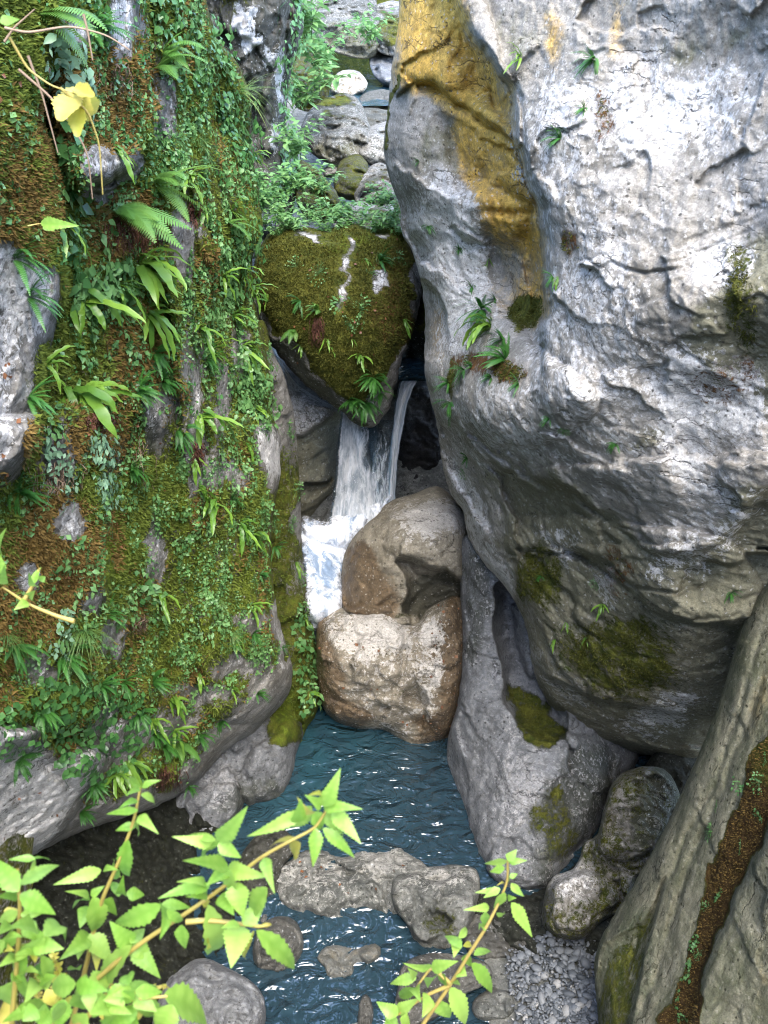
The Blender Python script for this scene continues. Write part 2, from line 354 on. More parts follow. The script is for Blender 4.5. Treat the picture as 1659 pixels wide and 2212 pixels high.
# ---- the great pale rock on the right
rock('rock_face', [(960, -90), (868, -60), (862, 40), (846, 150), (836, 250), (829, 320), (842, 390), (862, 440), (868, 500), (888, 540), (905, 590), (915, 640), (918, 700), (917, 790), (926, 850), (940, 900), (950, 960), (958, 1020), (975, 1070), (1000, 1105), (1012, 1160), (1040, 1210), (1085, 1260), (1118, 1310), (1140, 1370), (1150, 1440), (1178, 1510), (1230, 1560), (1290, 1600), (1350, 1622), (1420, 1635), (1500, 1650), (1580, 1600), (1640, 1500), (1760, 1300), (1800, 700), (1780, -90), (1300, -110)],
     [(870, 0, 12.3), (850, 300, 12.0), (920, 700, 11.6), (950, 1000, 11.6), (1100, 100, 10.9), (1200, 400, 9.9), (1400, 100, 9.9), (1650, 100, 9.0), (1650, 600, 8.3), (1650, 1000, 7.3), (1300, 600, 9.3), (1250, 850, 8.3), (1400, 950, 7.9), (1060, 640, 10.9), (1050, 900, 9.8), (1100, 1100, 10.3), (1200, 1250, 9.7), (1400, 1200, 8.5), (1600, 1250, 8.0), (1300, 1450, 9.7), (1500, 1450, 8.9), (1350, 1600, 10.6), (1500, 1620, 10.3), (1700, 1450, 9.2)],
     roll=0.9, w=70, thick=4.0, mat=M_PALE, key='face', amp=0.11, scale=1.3, strat=0.05, jit=5, seed=1, ridge=0.5, grit=0.12, facet=(85, 0.13, 1.0),
     bumps=[([(985, -120), (985, 20), (1020, 90), (1070, 150), (1100, 200), (1108, 290), (1130, 360), (1150, 420), (1168, 470), (1172, 560), (1174, 660), (1172, 745), (1172, 900), (1200, 1000), (1800, 1000), (1800, -120)], 1.25, 26, (600, 900)),
            ([(840, -120), (990, -120), (1100, 150), (1130, 310), (1085, 290), (1010, 245), (960, 200), (900, 175), (850, 190)], 0.3, 40),
            ([(1172, 440), (1100, 470), (1040, 470), (1010, 500), (1020, 640), (1100, 720), (1180, 740)], -0.4, 80),
            ([(1150, 330), (1040, 260), (990, 250), (960, 180), (980, 60), (1050, 90), (1120, 220)], -0.4, 70),
            ([(930, 240), (1000, 260), (1100, 390), (1165, 450), (1100, 460), (1030, 440), (960, 420)], -0.35, 70),
            ([(915, 600), (950, 640), (968, 700), (960, 745), (935, 780), (900, 760), (900, 640)], -0.4, 22),
            ([(930, 770), (1060, 640), (1180, 760), (1300, 860), (1180, 960), (1040, 960), (960, 900)], 0.28, 90),
            ([(940, 905), (985, 930), (1080, 985), (1180, 1020), (1260, 1060), (1350, 1130), (1420, 1190), (1560, 1150), (1700, 1000), (1700, 1340), (1560, 1330), (1480, 1320), (1380, 1240), (1240, 1330), (1120, 1180), (980, 1050)], -0.16, 50),
            ([(1090, 1190), (1180, 1200), (1290, 1210), (1380, 1290), (1420, 1330), (1560, 1340), (1640, 1320), (1600, 1180), (1300, 1120), (1130, 1120)], 0.16, 30),
            ([(1005, 930), (960, 920), (955, 980), (985, 1060), (1060, 1150), (1050, 1060)], -0.3, 30),
            ([(700, -160), (2000, -160), (2000, 1060), (1700, 1080), (1560, 1180), (1430, 1205), (1330, 1138), (1240, 1078), (1160, 1044), (1090, 994), (1000, 939), (940, 904), (700, 880)], 0.17, 24), ([(1090, 1040), (1085, 1110), (1110, 1185), (1180, 1205), (1240, 1195), (1330, 1268), (1390, 1318), (1480, 1342), (1600, 1335), (1800, 1300), (1800, 1000), (1300, 1000)], 0.12, 18), ([(1100, 1380), (1150, 1462), (1221, 1482), (1280, 1522), (1340, 1562), (1420, 1592), (1540, 1562), (1700, 1450), (1700, 1200), (1100, 1200)], 0.13, 18)],
     cracks=[([(940, 900), (1000, 935), (1090, 990), (1160, 1040), (1240, 1070), (1330, 1130)], 0.14, 7), ([(1090, 1040), (1085, 1100), (1110, 1180), (1180, 1200), (1240, 1190), (1330, 1260), (1390, 1310), (1480, 1335), (1560, 1330)], 0.14, 5),
             ([(1235, 552), (1290, 580), (1318, 562), (1350, 585), (1390, 592), (1450, 580), (1500, 566)], 0.07, 4), ([(1000, 210), (1060, 200), (1105, 290)], 0.1, 6), ([(1010, 470), (1080, 455), (1165, 465)], 0.14, 9),
             ([(985, 952), (1013, 1011), (1081, 1085), (1095, 1108)], 0.08, 4), ([(1159, 1039), (1168, 1094), (1182, 1167), (1237, 1195), (1288, 1186)], 0.1, 4), ([(1292, 1108), (1338, 1135), (1393, 1154), (1402, 1172)], 0.09, 4), ([(1325, 1245), (1375, 1278), (1457, 1282), (1508, 1268), (1558, 1250)], 0.1, 4), ([(1425, 1108), (1480, 1131), (1517, 1144)], 0.08, 5), ([(1440, 540), (1520, 505), (1680, 455)], 0.03, 5), ([(1420, 575), (1555, 525), (1680, 470)], 0.03, 4), ([(1380, 600), (1500, 580), (1700, 500)], 0.03, 5), ([(1076, 479), (1111, 509), (1176, 529)], 0.08, 4), ([(1090, 560), (1130, 580), (1172, 610)], 0.06, 3.5), ([(1221, 1460), (1264, 1478), (1273, 1504), (1326, 1548), (1405, 1583)], 0.14, 6), ([(1390, 700), (1470, 690)], 0.04, 3), ([(880, 180), (940, 190), (990, 230), (1040, 260), (1100, 300)], 0.12, 8), ([(900, 60), (950, 80), (1010, 120)], 0.05, 4), ([(1240, 800), (1200, 780), (1180, 740)], 0.1, 8), ([(1030, 900), (1100, 1000), (1150, 1120)], 0.05, 5), ([(1180, 1200), (1240, 1330), (1330, 1420), (1480, 1430)], 0.05, 5)],
     base=dict(lichen=0.4, dark=0.15),
     paint=[('ochre+lichen', (0.93, 0.15), 100, [(866, -70), (990, -70), (1025, 90), (1090, 165), (1112, 290), (1152, 420), (1176, 500), (1176, 690), (1120, 690), (1070, 560), (1030, 480), (1020, 400), (985, 310), (950, 230), (880, 190), (850, 170), (850, 60)]),
            ('ochre', 0.62, 60, (1060, 360, 60, 120, -20)), ('ochre', 0.5, 60, (1330, 50, 40, 120)), ('ochre', 0.6, 40, (1190, 90, 25, 80)), ('ochre', 0.5, 30, (945, 700, 22, 100)), ('ochre', 0.35, 60, (1080, 600, 70, 90)),
            ('lichen+dark', (0.15, 0.35), 50, (940, 280, 60, 70)), ('dark', 0.55, 40, (965, 330, 50, 60)), 
            ('dark+lichen', (0.5, 0.25), 50, (1140, 70, 90, 60)), ('dark', 0.6, 50, (1480, 90, 50, 60)), ('dark', 0.6, 40, (1580, 70, 45, 45)), ('dark+lichen', (0.35, 0.2), 70, (1420, 30, 200, 60)),
            ('lichen', 0.5, 90, (1200, 300, 100, 180)), ('lichen', 0.56, 80, (1430, 250, 150, 100)), ('lichen', 0.5, 90, (1280, 720, 120, 260)), ('lichen', 0.6, 60, (960, 480, 80, 90)), ('lichen', 0.65, 60, (990, 620, 50, 120)),
            ('dark+lichen', (0.72, 0.2), 70, [(1490, 640), (1560, 600), (1700, 480), (1700, 900), (1560, 860), (1500, 830), (1480, 760)]), ('dark+lichen', (0.68, 0.45), 40, (1560, 840, 80, 90)),
            ('lichen', 0.75, 40, (1575, 570, 70, 45)), ('lichen', 0.65, 40, (1600, 880, 60, 60)), ('lichen', 0.7, 40, (1480, 880, 60, 140)), ('dark', 0.65, 35, (1400, 960, 70, 22, -15)),
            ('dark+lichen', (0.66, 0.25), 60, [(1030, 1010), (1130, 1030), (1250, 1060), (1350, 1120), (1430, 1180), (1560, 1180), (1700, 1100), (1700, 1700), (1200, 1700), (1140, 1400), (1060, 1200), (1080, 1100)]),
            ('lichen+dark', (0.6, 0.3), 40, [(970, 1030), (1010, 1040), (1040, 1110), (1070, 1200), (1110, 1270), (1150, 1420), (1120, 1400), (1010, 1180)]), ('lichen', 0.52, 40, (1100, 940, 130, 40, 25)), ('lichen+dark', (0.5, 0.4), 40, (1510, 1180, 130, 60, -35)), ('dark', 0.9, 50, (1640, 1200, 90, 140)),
            ('lichen', 0.5, 50, (1200, 1180, 60, 60)), ('lichen', 0.55, 30, (1300, 1260, 20, 60)), ('lichen', 0.55, 50, (1420, 1540, 110, 50, -25)), ('lichen', 0.48, 60, (1250, 1440, 110, 80)),
            ('rust+moss', (0.85, 0.6), 40, (1060, 790, 90, 40)), ('moss', 0.62, 40, (1135, 680, 50, 50)), ('moss', 0.62, 20, (975, 830, 16, 60)), ('moss', 0.75, 14, [(855, 150), (835, 260), (828, 340), (840, 340), (850, 260), (868, 150)]), ('rust+moss', (0.9, 0.47), 34, (1290, 250, 36, 70)), ('rust+moss', (0.9, 0.52), 24, (1230, 520, 30, 40)),
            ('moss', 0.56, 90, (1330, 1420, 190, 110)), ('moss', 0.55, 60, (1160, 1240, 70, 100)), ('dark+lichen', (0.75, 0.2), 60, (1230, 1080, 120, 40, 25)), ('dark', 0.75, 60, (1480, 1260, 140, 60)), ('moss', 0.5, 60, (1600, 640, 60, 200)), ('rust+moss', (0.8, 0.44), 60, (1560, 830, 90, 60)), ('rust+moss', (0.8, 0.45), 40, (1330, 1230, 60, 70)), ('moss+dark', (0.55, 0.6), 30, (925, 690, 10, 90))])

# ---- the overgrown cliff on the left
rock('cliff', [(200, -90), (430, -90), (445, 0), (470, 80), (515, 140), (545, 230), (540, 300), (556, 400), (566, 500), (545, 560), (548, 640), (562, 700), (580, 800), (586, 880), (606, 950), (604, 1040), (592, 1100), (586, 1200), (594, 1290), (612, 1370), (632, 1440), (622, 1500), (560, 1570), (480, 1630), (425, 1690), (330, 1745), (180, 1795), (60, 1850), (-90, 1900), (-120, 1000), (-90, -90)],
     [(-50, 0, 6.6), (-50, 600, 6.4), (-50, 1100, 6.4), (-50, 1500, 6.6), (-50, 1800, 7.2), (200, 0, 8.0), (200, 400, 7.7), (200, 800, 7.5), (200, 1200, 7.4), (200, 1600, 7.8), (400, 0, 10.0), (400, 400, 9.4), (400, 900, 9.0), (400, 1300, 9.0), (400, 1600, 9.4), (540, 300, 11.6), (560, 600, 11.3), (560, 900, 10.8), (580, 1250, 10.7), (610, 1440, 10.8), (200, 1750, 8.4)],
     roll=0.7, w=46, thick=4.0, mat=M_CLIFF, key='cliff', amp=0.15, scale=1.5, jit=6, seed=2,
     bumps=[([(-120, -120), (112, -100), (128, 100), (85, 250), (112, 330), (137, 450), (142, 650), (118, 690), (100, 850), (60, 1000), (-120, 1030)], 0.75, 42),
            ([(128, -100), (300, -100), (322, 150), (352, 230), (338, 310), (260, 385), (150, 395), (120, 250)], 0.65, 36),
            ([(168, 335), (300, 310), (312, 365), (262, 405), (185, 412)], 0.22, 26),
            ([(400, 470), (466, 540), (458, 660), (425, 760), (412, 900), (395, 935), (362, 700), (330, 560)], 0.4, 24),
            ([(90, 880), (225, 900), (244, 1100), (236, 1400), (205, 1550), (-120, 1610), (-120, 1010)], 0.45, 40),
            ([(-120, 1580), (60, 1575), (150, 1600), (232, 1650), (160, 1760), (80, 1850), (-120, 1930)], 0.4, 30),
            ([(235, 920), (400, 930), (420, 1100), (400, 1500), (300, 1500), (240, 1450)], -0.22, 60),
            ([(470, 900), (606, 930), (604, 1050), (590, 1200), (610, 1380), (632, 1450), (560, 1560), (430, 1500), (440, 1100)], 0.3, 50),
            ([(340, 1690), (300, 1640), (390, 1640), (420, 1690)], 0.2, 30), ([(380, 1100), (390, 1070), (418, 1080), (415, 1120), (390, 1130)], 0.16, 18),
            ([(330, -100), (440, -90), (470, 90), (450, 300), (400, 420), (350, 300)], 0.2, 40), ([(420, 300), (540, 320), (556, 520), (480, 620), (430, 520)], 0.25, 50)],
     cracks=[([(150, 400), (230, 395), (300, 385)], 0.2, 10), ([(240, 1000), (237, 1200), (236, 1400)], 0.16, 12), ([(135, 650), (110, 760), (95, 880)], 0.14, 12), ([(410, 620), (415, 780), (400, 940)], 0.12, 10), ([(120, 60), (130, 260), (140, 420)], 0.14, 12), ([(345, 240), (360, 420), (330, 520)], 0.12, 12), ([(0, 1590), (100, 1650), (170, 1720), (330, 1740)], 0.1, 9)],
     base=dict(moss=0.6, rust=0.25, bright=0.36),
     paint=[('moss+bright', (0.8, 0.45), 80, (60, 420, 90, 260)), ('rust', 0.55, 60, (60, 330, 60, 120)), ('rust', 0.75, 60, (240, 220, 110, 130)), ('moss', 0.25, 30, (265, 60, 42, 70)), ('lichen', 0.6, 30, (268, 60, 36, 60)),
            ('moss+lichen', (0.12, 0.5), 30, [(180, 340), (295, 325), (310, 360), (260, 395), (200, 405)]), ('moss+lichen', (0.1, 0.35), 30, (395, 520, 26, 55)), ('moss+lichen', (0.2, 0.5), 30, (500, 1020, 30, 20)), ('moss+lichen', (0.25, 0.45), 30, (412, 830, 10, 90)), ('moss+lichen', (0.25, 0.45), 40, (360, 870, 20, 60)), ('moss', 0.3, 40, (440, 1010, 40, 50)), ('moss+dark', (0.35, 0.6), 40, (250, 1010, 30, 60)), ('moss+lichen', (0.3, 0.5), 30, (160, 60, 30, 40)), ('moss+lichen', (0.3, 0.5), 30, (200, 1290, 20, 30)), ('moss+lichen', (0.3, 0.45), 30, (520, 1440, 50, 20)), ('moss+lichen', (0.08, 0.58), 40, [(-90, 520), (70, 560), (115, 600), (105, 700), (70, 780), (50, 900), (30, 1010), (-90, 1020)]),
            ('bright', 0.75, 40, (350, 300, 70, 40)), ('bright', 0.8, 30, (540, 450, 25, 50)), ('rust', 0.9, 50, (280, 480, 70, 60)), ('rust', 0.65, 80, (180, 950, 110, 60)), ('dark+moss', (0.8, 0.55), 60, (300, 750, 60, 150)), ('rust', 0.6, 60, (300, 760, 90, 160)), ('dark', 0.6, 60, (300, 980, 70, 140)),
            ('bright', 0.9, 40, [(240, 1130), (300, 1180), (325, 1250), (320, 1290), (260, 1300), (232, 1260)]), ('bright', 0.85, 24, (398, 1095, 22, 28)), ('bright', 0.6, 40, (430, 1240, 26, 110)), ('bright', 0.5, 80, (520, 1280, 80, 160)), ('bright', 0.5, 50, (340, 1440, 26, 90)), ('bright', 0.95, 24, (345, 1680, 42, 45)), ('bright', 0.6, 30, (400, 760, 16, 90)), ('bright', 0.6, 30, (575, 900, 16, 40)),
            ('dark+moss', (0.85, 0.75), 50, (300, 1080, 70, 90)), ('rust', 0.75, 60, (130, 1180, 100, 110)), ('rust', 0.6, 70, (60, 1300, 90, 110)), ('rust', 0.5, 80, (300, 1500, 80, 80)), ('moss', 0.35, 40, (130, 1000, 40, 60)),
            ('moss+lichen', (0.04, 0.6), 16, (586, 985, 20, 58, -8)), ('moss+lichen', (0.1, 0.5), 12, [(590, 1250), (604, 1300), (622, 1400), (628, 1440), (612, 1440), (596, 1350), (585, 1290)]),
            ('moss+lichen', (0.05, 0.62), 40, [(-90, 1570), (60, 1580), (130, 1640), (220, 1600), (235, 1640), (160, 1740), (80, 1860), (-90, 1930)]), ('moss+lichen', (0.1, 0.55), 40, (310, 1590, 90, 30, -20)), ('moss+lichen+dark', (0.15, 0.3, 0.3), 30, [(630, 1440), (560, 1470), (470, 1580), (400, 1640), (430, 1700), (520, 1620), (640, 1510)]),
            ('moss', 0.15, 50, (260, 1760, 200, 30, -14)), *[('moss+lichen', (0.12, 0.5), 24, e) for e in ((430, 870, 14, 60), (330, 900, 18, 50), (150, 1130, 30, 34), (90, 1450, 30, 20), (440, 1500, 44, 16), (250, 1560, 40, 22), (520, 760, 14, 40), (215, 420, 30, 14), (362, 240, 14, 50), (240, 1380, 20, 30), (330, 1180, 12, 60), (480, 860, 10, 50), (545, 1340, 30, 12), (60, 1250, 26, 30))]])

# ---- rocks behind and below the cliff edge
rock('mossy_spur', [(560, 690), (590, 760), (610, 800), (632, 880), (642, 960), (650, 1100), (652, 1180), (664, 1270), (676, 1350), (688, 1450), (686, 1530), (664, 1575), (648, 1620), (560, 1660), (500, 1500), (500, 800)],
     [(600, 800, 12.8), (640, 1000, 12.9), (640, 1250, 12.5), (670, 1500, 12.0), (560, 1200, 12.2), (600, 1600, 11.6)], roll=0.6, w=40, thick=2.0, mat=M_CLIFF, key='spur', facet=(24, 0.2, 0.7), amp=0.08, seed=3, jit=4,
     base=dict(moss=0.62, bright=0.35, dark=0.3), paint=[('moss+lichen', (0.1, 0.2), 30, (620, 860, 30, 90)), ('moss+lichen', (0.2, 0.3), 16, (652, 1120, 12, 40)), ('moss+bright', (0.9, 0.5), 60, (620, 1560, 60, 80)), ('moss', 0.3, 20, (650, 1250, 14, 30))])
rock('undercut_rock', [(655, 1560), (640, 1640), (637, 1720), (600, 1748), (560, 1752), (525, 1785), (470, 1850), (380, 1905), (300, 1880), (300, 1720), (420, 1640), (520, 1560), (590, 1520)],
     [(620, 1600, 11.4), (600, 1720, 11.0), (450, 1700, 10.6), (400, 1850, 10.2)], roll=0.6, w=45, thick=1.5, mat=M_GREY, key='under', facet=(26, 0.2, 0.6), amp=0.08, scale=2.0, seed=4, jit=5,
     bumps=[([(640, 1560), (637, 1730), (560, 1750), (520, 1700), (560, 1600)], 0.25, 40), ([(500, 1690), (530, 1780), (420, 1880), (330, 1850), (380, 1720)], 0.2, 40)], cracks=[([(540, 1590), (530, 1680), (570, 1750)], 0.12, 7), ([(380, 1690), (430, 1760), (400, 1850)], 0.1, 8)],
     base=dict(lichen=0.32, dark=0.3), paint=[('moss+bright', (0.85, 0.5), 40, [(600, 1500), (655, 1560), (650, 1620), (570, 1600)]), ('dark', 0.6, 40, (560, 1730, 90, 40)), ('lichen', 0.5, 30, (480, 1680, 40, 50))])
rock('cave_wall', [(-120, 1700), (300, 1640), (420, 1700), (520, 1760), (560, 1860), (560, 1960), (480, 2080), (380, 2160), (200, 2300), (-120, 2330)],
     [(0, 1800, 8.9), (300, 1850, 9.2), (480, 1850, 9.9), (300, 2100, 7.6), (0, 2250, 6.8), (450, 2050, 8.4)], roll=0.4, w=60, step=4, thick=1.5, mat=M_PAINTED_SHADE, key='cave', amp=0.25, ridge=1.0, seed=5, base=dict(dark=0.62, lichen=0.25, moss=0.35), bumps=[([(560, 1850), (500, 1860), (430, 1950), (470, 2060), (560, 1960)], 0.3, 40)])
# ---- dark spur of the gorge behind the cliff top
rock('dark_spur', [(400, -120), (650, -120), (645, -20), (655, 60), (628, 160), (618, 260), (625, 330), (640, 420), (600, 520), (480, 560), (420, 300)],
     [(480, 0, 16.5), (620, 0, 17.6), (560, 250, 17.2), (600, 450, 16.6), (480, 500, 15.8)], roll=1.0, w=60, thick=3.5, mat=M_DARK, key='dspur', facet=(40, 0.25, 1.0), amp=0.2, scale=0.9, strat=0.12, seed=6,
     base=dict(lichen=0.2, dark=0.5, moss=0.2), bumps=[([(470, -100), (600, -100), (625, 100), (600, 180), (540, 230), (490, 100)], 0.4, 60), ([(560, 200), (610, 150), (605, 300), (570, 330)], 0.3, 30)],
     paint=[('lichen', 0.85, 20, (520, 40, 22, 40)), ('lichen', 0.7, 20, (545, 90, 22, 22)), ('lichen', 0.75, 20, (600, 170, 14, 60)), ('lichen', 0.7, 16, (595, 300, 10, 30)), ('moss', 0.5, 60, (500, -10, 80, 60)), ('lichen', 0.6, 16, (575, 130, 14, 30)), ('lichen', 0.55, 14, (560, 560, 60, 30)), ('lichen', 0.6, 20, (580, 480, 40, 30))])
# ---- the wedged mossy chockstone
rock('chockstone', [(578, 505), (610, 490), (650, 486), (700, 496), (760, 482), (800, 494), (835, 488), (868, 496), (884, 530), (912, 582), (910, 640), (896, 700), (880, 750), (862, 800), (848, 860), (826, 905), (795, 925), (765, 912), (738, 890), (690, 855), (640, 812), (600, 765), (562, 715), (535, 665), (540, 600), (560, 540)],
     [(600, 510, 14.6), (850, 510, 14.8), (560, 650, 13.7), (720, 600, 13.6), (880, 650, 13.8), (740, 750, 13.0), (790, 900, 13.3), (640, 780, 13.4)], roll=0.55, w=50, thick=1.6, mat=M_CLIFF, key='chock', amp=0.12, ridge=0.8, seed=7, jit=8,
     bumps=[([(590, 520), (860, 510), (880, 600), (850, 760), (780, 850), (715, 840), (640, 740), (560, 650)], 0.16, 60)],
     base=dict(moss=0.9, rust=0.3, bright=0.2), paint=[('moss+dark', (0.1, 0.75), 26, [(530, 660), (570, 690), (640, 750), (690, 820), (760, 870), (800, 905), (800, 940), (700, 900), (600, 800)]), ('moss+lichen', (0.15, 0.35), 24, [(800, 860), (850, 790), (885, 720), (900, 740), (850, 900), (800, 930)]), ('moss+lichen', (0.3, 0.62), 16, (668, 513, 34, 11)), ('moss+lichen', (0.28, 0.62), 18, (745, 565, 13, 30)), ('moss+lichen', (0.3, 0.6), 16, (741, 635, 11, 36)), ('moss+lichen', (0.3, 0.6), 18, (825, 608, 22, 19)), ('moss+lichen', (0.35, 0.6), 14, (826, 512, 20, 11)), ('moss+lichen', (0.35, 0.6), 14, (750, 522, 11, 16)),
            ('bright', 0.5, 40, (770, 520, 120, 24)), ('rust', 0.6, 50, (850, 690, 40, 60)), ('rust', 0.5, 50, (870, 560, 40, 50)), ('dark', 0.5, 60, (570, 610, 40, 60)), ('moss+dark', (0.2, 0.6), 20, (900, 620, 14, 90))])
rock('wedged_boulder', [(575, 745), (600, 770), (640, 828), (690, 862), (745, 895), (735, 935), (728, 990), (728, 1060), (700, 1095), (660, 1130), (600, 1130), (590, 900)],
     [(610, 800, 15.2), (720, 900, 15.2), (650, 1000, 15.0), (720, 1060, 15.4)], roll=0.5, w=36, thick=1.4, mat=M_PALE, key='wedge', facet=(16, 0.2, 0.6), amp=0.06, strat=0.05, seed=8,
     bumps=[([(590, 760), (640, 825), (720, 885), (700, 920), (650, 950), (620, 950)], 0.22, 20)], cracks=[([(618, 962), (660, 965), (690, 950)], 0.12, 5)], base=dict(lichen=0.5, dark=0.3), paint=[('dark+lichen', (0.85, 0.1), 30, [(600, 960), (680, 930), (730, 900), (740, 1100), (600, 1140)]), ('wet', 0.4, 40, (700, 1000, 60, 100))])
rock('cave_back', [(560, 700), (760, 760), (960, 720), (1010, 1000), (1000, 1250), (820, 1250), (600, 1250)], [(600, 900, 17.5), (900, 900, 17.0), (800, 1200, 16.0), (950, 1100, 16.4)], roll=0.3, w=60, step=4, thick=1.5, mat=M_CAVE_SHADE, key='back', amp=0.25, scale=1.0, strat=0.1, seed=9, base=dict(dark=0.7, wet=0.6, lichen=0.12))
rock('lip_boulder', [(862, 832), (885, 822), (908, 818), (935, 822), (955, 870), (965, 960), (962, 1060), (930, 1090), (880, 1095), (850, 1060), (850, 930)], [(905, 830, 15.3), (900, 950, 15.5), (900, 1080, 15.6)], roll=0.4, w=30, thick=1.2, mat=M_CAVE_SHADE, key='lip', amp=0.1, strat=0.08, seed=10, base=dict(dark=0.6, lichen=0.25, wet=0.5))
rock('crevice_shade_rock', [(868, 540), (930, 560), (960, 640), (960, 800), (930, 812), (905, 800), (890, 770), (872, 780), (860, 700)], [(880, 600, 15.2), (930, 700, 15.0), (900, 790, 15.6)], roll=0.3, w=30, thick=1.2, mat=M_DARK, key='crev', amp=0.1, seed=17, base=dict(dark=0.6, moss=0.3), paint=[('moss+ochre', (0.6, 0.5), 20, (930, 700, 20, 70))])  # dark rock added to stand for the shade of the crevice
# ---- boulders in the plunge channel
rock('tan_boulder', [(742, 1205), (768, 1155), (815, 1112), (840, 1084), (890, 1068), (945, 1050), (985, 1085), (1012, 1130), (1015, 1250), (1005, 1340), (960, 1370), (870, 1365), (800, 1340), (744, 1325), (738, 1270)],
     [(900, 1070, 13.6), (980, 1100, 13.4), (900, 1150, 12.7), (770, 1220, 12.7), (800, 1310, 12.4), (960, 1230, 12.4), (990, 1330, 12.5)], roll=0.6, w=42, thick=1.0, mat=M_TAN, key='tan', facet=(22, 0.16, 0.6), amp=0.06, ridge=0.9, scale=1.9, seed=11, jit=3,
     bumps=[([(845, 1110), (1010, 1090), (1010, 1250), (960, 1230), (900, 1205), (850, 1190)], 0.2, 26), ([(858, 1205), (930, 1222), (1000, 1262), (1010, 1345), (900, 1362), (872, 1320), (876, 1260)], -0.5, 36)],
     cracks=[([(840, 1110), (830, 1180), (850, 1220)], 0.05, 4)], base=dict(lichen=0.3, ochre=0.2), paint=[('lichen', 0.72, 40, (940, 1120, 80, 40)), ('ochre+lichen+wet', (0.75, 0.1, 0.4), 40, [(740, 1200), (800, 1180), (840, 1260), (860, 1350), (740, 1330)]), ('dark+lichen', (0.95, 0.05), 30, (945, 1300, 80, 66)), ('dark', 0.35, 50, (840, 1160, 40, 60)), ('moss', 0.5, 20, (880, 1345, 30, 14))])  # shade painted into the hollow and the darker wet lower left
rock('wet_boulder', [(684, 1345), (700, 1322), (745, 1312), (790, 1318), (830, 1312), (856, 1324), (872, 1347), (904, 1344), (926, 1314), (960, 1296), (990, 1287), (1004, 1330), (1004, 1450), (992, 1530), (972, 1595), (925, 1632), (890, 1630), (862, 1605), (830, 1578), (775, 1575), (720, 1555), (695, 1520), (684, 1450)],
     [(760, 1330, 12.3), (980, 1310, 12.2), (760, 1450, 11.75), (940, 1480, 11.7), (720, 1540, 11.9), (890, 1600, 11.85)], roll=0.5, w=40, thick=0.9, mat=M_TAN, key='wet', facet=(24, 0.16, 0.6), amp=0.065, ridge=1.0, seed=12, jit=3, scale=2.1,
     bumps=[([(720, 1325), (850, 1325), (865, 1400), (850, 1470), (780, 1480), (720, 1430)], 0.1, 40), ([(905, 1350), (990, 1300), (1000, 1500), (950, 1600), (900, 1480)], 0.12, 40)],
     cracks=[([(870, 1345), (872, 1420), (850, 1490), (790, 1510)], 0.08, 9), ([(700, 1490), (760, 1530), (830, 1560)], 0.07, 7), ([(905, 1480), (960, 1490), (1000, 1470)], 0.05, 5), ([(830, 1500), (820, 1580)], 0.1, 10)] + [([(730 + 26 * i, 1325), (726 + 27 * i, 1400 + 10 * (i % 3))], 0.025, 5) for i in range(6)],
     base=dict(lichen=0.44, ochre=0.42, wet=0.8), paint=[('ochre+lichen', (0.75, 0.12), 30, [(685, 1340), (720, 1400), (740, 1500), (800, 1560), (690, 1540)]), ('ochre+lichen', (0.8, 0.12), 26, [(950, 1380), (1004, 1290), (1004, 1560), (930, 1630), (900, 1560), (960, 1500)]), ('lichen', 0.66, 30, (800, 1370, 70, 50)), ('lichen', 0.66, 20, (940, 1360, 30, 36)), ('lichen', 0.6, 20, (945, 1470, 12, 110, 12)), ('moss', 0.5, 20, (870, 1490, 40, 14)), ('dark', 0.5, 24, (830, 1500, 60, 16)), ('dark', 0.5, 20, (790, 1560, 70, 14))])
